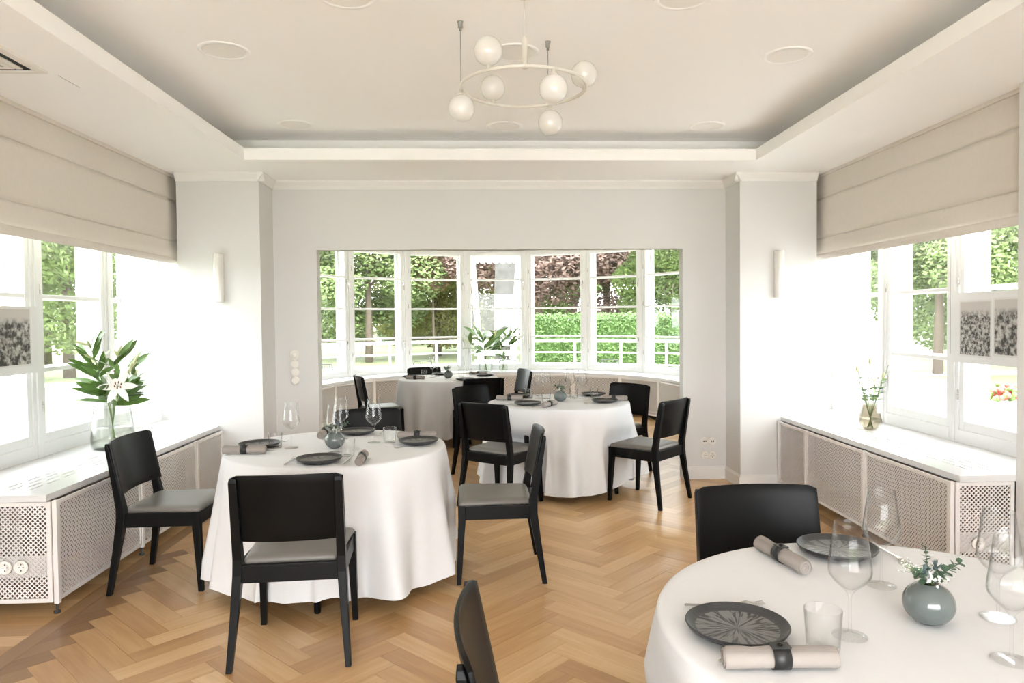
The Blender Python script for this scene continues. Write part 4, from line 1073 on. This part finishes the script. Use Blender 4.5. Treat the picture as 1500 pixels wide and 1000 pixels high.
trees = [(-9.0, 36, 'green', 1.0, 'bright green tree seen in the leftmost bay window'), (-5.6, 33, 'green', .95, 'bright green tree seen in the second bay window'), (-12.5, 44, 'green', 1.2, 'tall green tree far behind the left bay windows'),
         (-2.8, 38, 'olive', 1.0, 'yellow green tree in the third bay window'), (-2.7, 34, 'copper', .34, 'young reddish tree in the third bay window'), (-1.6, 43, 'olive', .9, 'olive green tree left of the big grey trunk'),
         (2.2, 33, 'copper', 1.05, 'dark copper tree right of the big grey trunk'), (5.6, 34, 'copper', 1.1, 'dark copper tree behind the hedge'), (9.4, 36, 'copper', 1.1, 'reddish tree at the right end of the bay view'),
         (7.2, 28, 'green', .6, 'small green tree in front of the copper trees'), (12.5, 40, 'green', 1.15, 'green tree behind the hedge at the far right'),
         (14.5, 22.5, 'green', .85, 'forked green tree outside the right middle window'), (21, 30, 'green', 1.1, 'green tree by the picket fence on the right'), (20, 17, 'green', 1.0, 'green tree outside the near right window'), (26, 44, 'green', 1.2, 'distant green tree on the right'),
         (-15, 26, 'green', 1.0, 'green tree outside the left middle window'), (-20, 33, 'green', 1.15, 'green tree outside the left far window'), (-17, 18, 'green', .95, 'green tree outside the left near window'),
         (1.0, 48, 'olive', 1.25, 'olive tree far behind the swing'), (6.0, 50, 'green', 1.3, 'far green tree behind the copper trees'), (-7, 54, 'olive', 1.3, 'far olive tree behind the picket fence')]
for i, (x, y, key, sc, lb) in enumerate(trees):
    t = thing('tree', lb, 'tree', (x, y, GZ), i*1.1, 'garden trees'); t.scale = (sc, sc, sc)
    if 'young' in lb:
        t.scale = (1, 1, 1); MB().tube([(0, 0, 0), (.1, 0, 3.4)], .07, 8, r2=.04).build('trunk', M['bark2'], t)
        link('foliage', leaf_cloud([(.2, 0, 4.6, 1.2, 1, .7), (-.8, 0, 4.2, 1.0, .9, .5), (.7, .2, 3.7, .9, .8, .5)], 3500, .08, 77, M['tree4']), t, kind='stuff'); continue
    link('trunk', TRK, t); link('foliage', CROWN[key], t, kind='stuff')
t = thing('tree', 'big pale grey trunk standing outside the centre bay window', 'tree', (.40, 22, GZ), 0, 'garden trees')
MB().tube([(0, 0, 0), (-.03, 0, 2), (.02, 0, 4), (.05, .05, 8)], .36, 20, r2=.28).build('trunk', M['bark'], t)
t2 = link('foliage', leaf_cloud([(.3, 0, 7.5, 3, 3, 1.6), (-1.5, 1, 8, 2, 2, 1.2)], 9000, .08, 9, M['tree1']), t, kind='stuff')
for i, (x, y, sc, key, lb) in enumerate(((-17, 62, 1.1, 'green', 'leftmost shrub in front of the far trees'), (-12, 60, .9, 'olive', 'yellow green shrub in the second bay window'), (-7.5, 61, 1.0, 'green', 'green shrub left of the copper trees'),
        (-3.5, 58, .9, 'green', 'green shrub beneath the copper trees'), (0, 57, .9, 'olive', 'shrub behind the big grey trunk'), (24, 24, .8, 'green', 'shrub beyond the fence on the right'), (-24, 30, .9, 'green', 'shrub at the lawn edge on the left'), (-22, 22, .8, 'olive', 'pale shrub at the lawn edge on the left'))):
    t = thing('shrub', lb, 'shrub', (x, y, GZ), i, 'garden shrubs'); t.scale = (sc, sc, sc); link('foliage', SHRUB[key], t, kind='stuff')
# hedge
t = thing('hedge', 'clipped bright green hedge outside the right bay windows', 'hedge', (5.2, 20.6, GZ))
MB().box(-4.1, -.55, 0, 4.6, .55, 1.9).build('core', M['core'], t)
rnd = random.Random(4); b = MB()
for i in range(16000):
    x = rnd.uniform(-4.15, 4.65); f = rnd.random()
    if f < .7: p = Vector((x, -.6+rnd.gauss(0, .05), rnd.uniform(0, 2.03)))
    else: p = Vector((x, rnd.uniform(-.6, .6), 1.98+rnd.gauss(0, .05)))
    u = Vector((rnd.gauss(0, 1), rnd.gauss(0, .7), rnd.gauss(0, 1))).normalized(); v = u.orthogonal().normalized(); sz = rnd.uniform(.03, .06)
    b.add([p-u*sz, p-v*sz*.6, p+u*sz, p+v*sz*.6], [(0, 1, 2, 3)])
b.build('leaves', M['hedge'], t, kind='stuff')
# picket fences
def fence(label, x0, y0, x1, y1, h):
    d = Vector((x1-x0, y1-y0, 0)); L = d.length; a = math.atan2(d.y, d.x)
    t = thing('picket_fence', label, 'fence', (x0, y0, GZ), a)
    b = MB(); n = int(L/.16)
    for i in range(n): b.box(i*.16, -.012, .08, i*.16+.09, .012, h)
    b.build('pickets', M['white'], t, kind='stuff')
    for z in (.25, h-.25): MB().box(0, .012, z, L, .05, z+.08).build('rail', M['white'], t)
    for i in range(int(L/2.6)+1): MB().box(i*2.6-.06, -.03, 0, i*2.6+.06, .09, h+.12).build('post', M['white'], t)
fence('white picket fence across the far end of the lawn', -22, 70, -1.5, 68, 1.25)
fence('white picket fence beyond the yard on the right', 19, 14, 19, 48, 1.2)
# red flower planter on the right
t = thing('planter', 'pale stone planter of red flowers outside the near right window', 'planter', (9.0, 12.2, GZ))
MB().lathe([(.0001, 0), (.32, 0), (.42, .38), (.44, .42), (.38, .42), (.0001, .40)], 28, close=False).build('bowl', M['paving'], t)
rnd = random.Random(2); b = MB(); b2 = MB()
for i in range(160):
    a = rnd.uniform(0, 2*PI); r = .42*rnd.random()**.5; p = (r*math.cos(a), r*math.sin(a), .44+rnd.uniform(0, .25)*(1.1-r)); (b if i % 2 else b2).ball(p, .045, 6, 4)
b.build('blossoms', M['red'], t, kind='stuff'); b2.build('greenery', M['leaf'], t, kind='stuff')
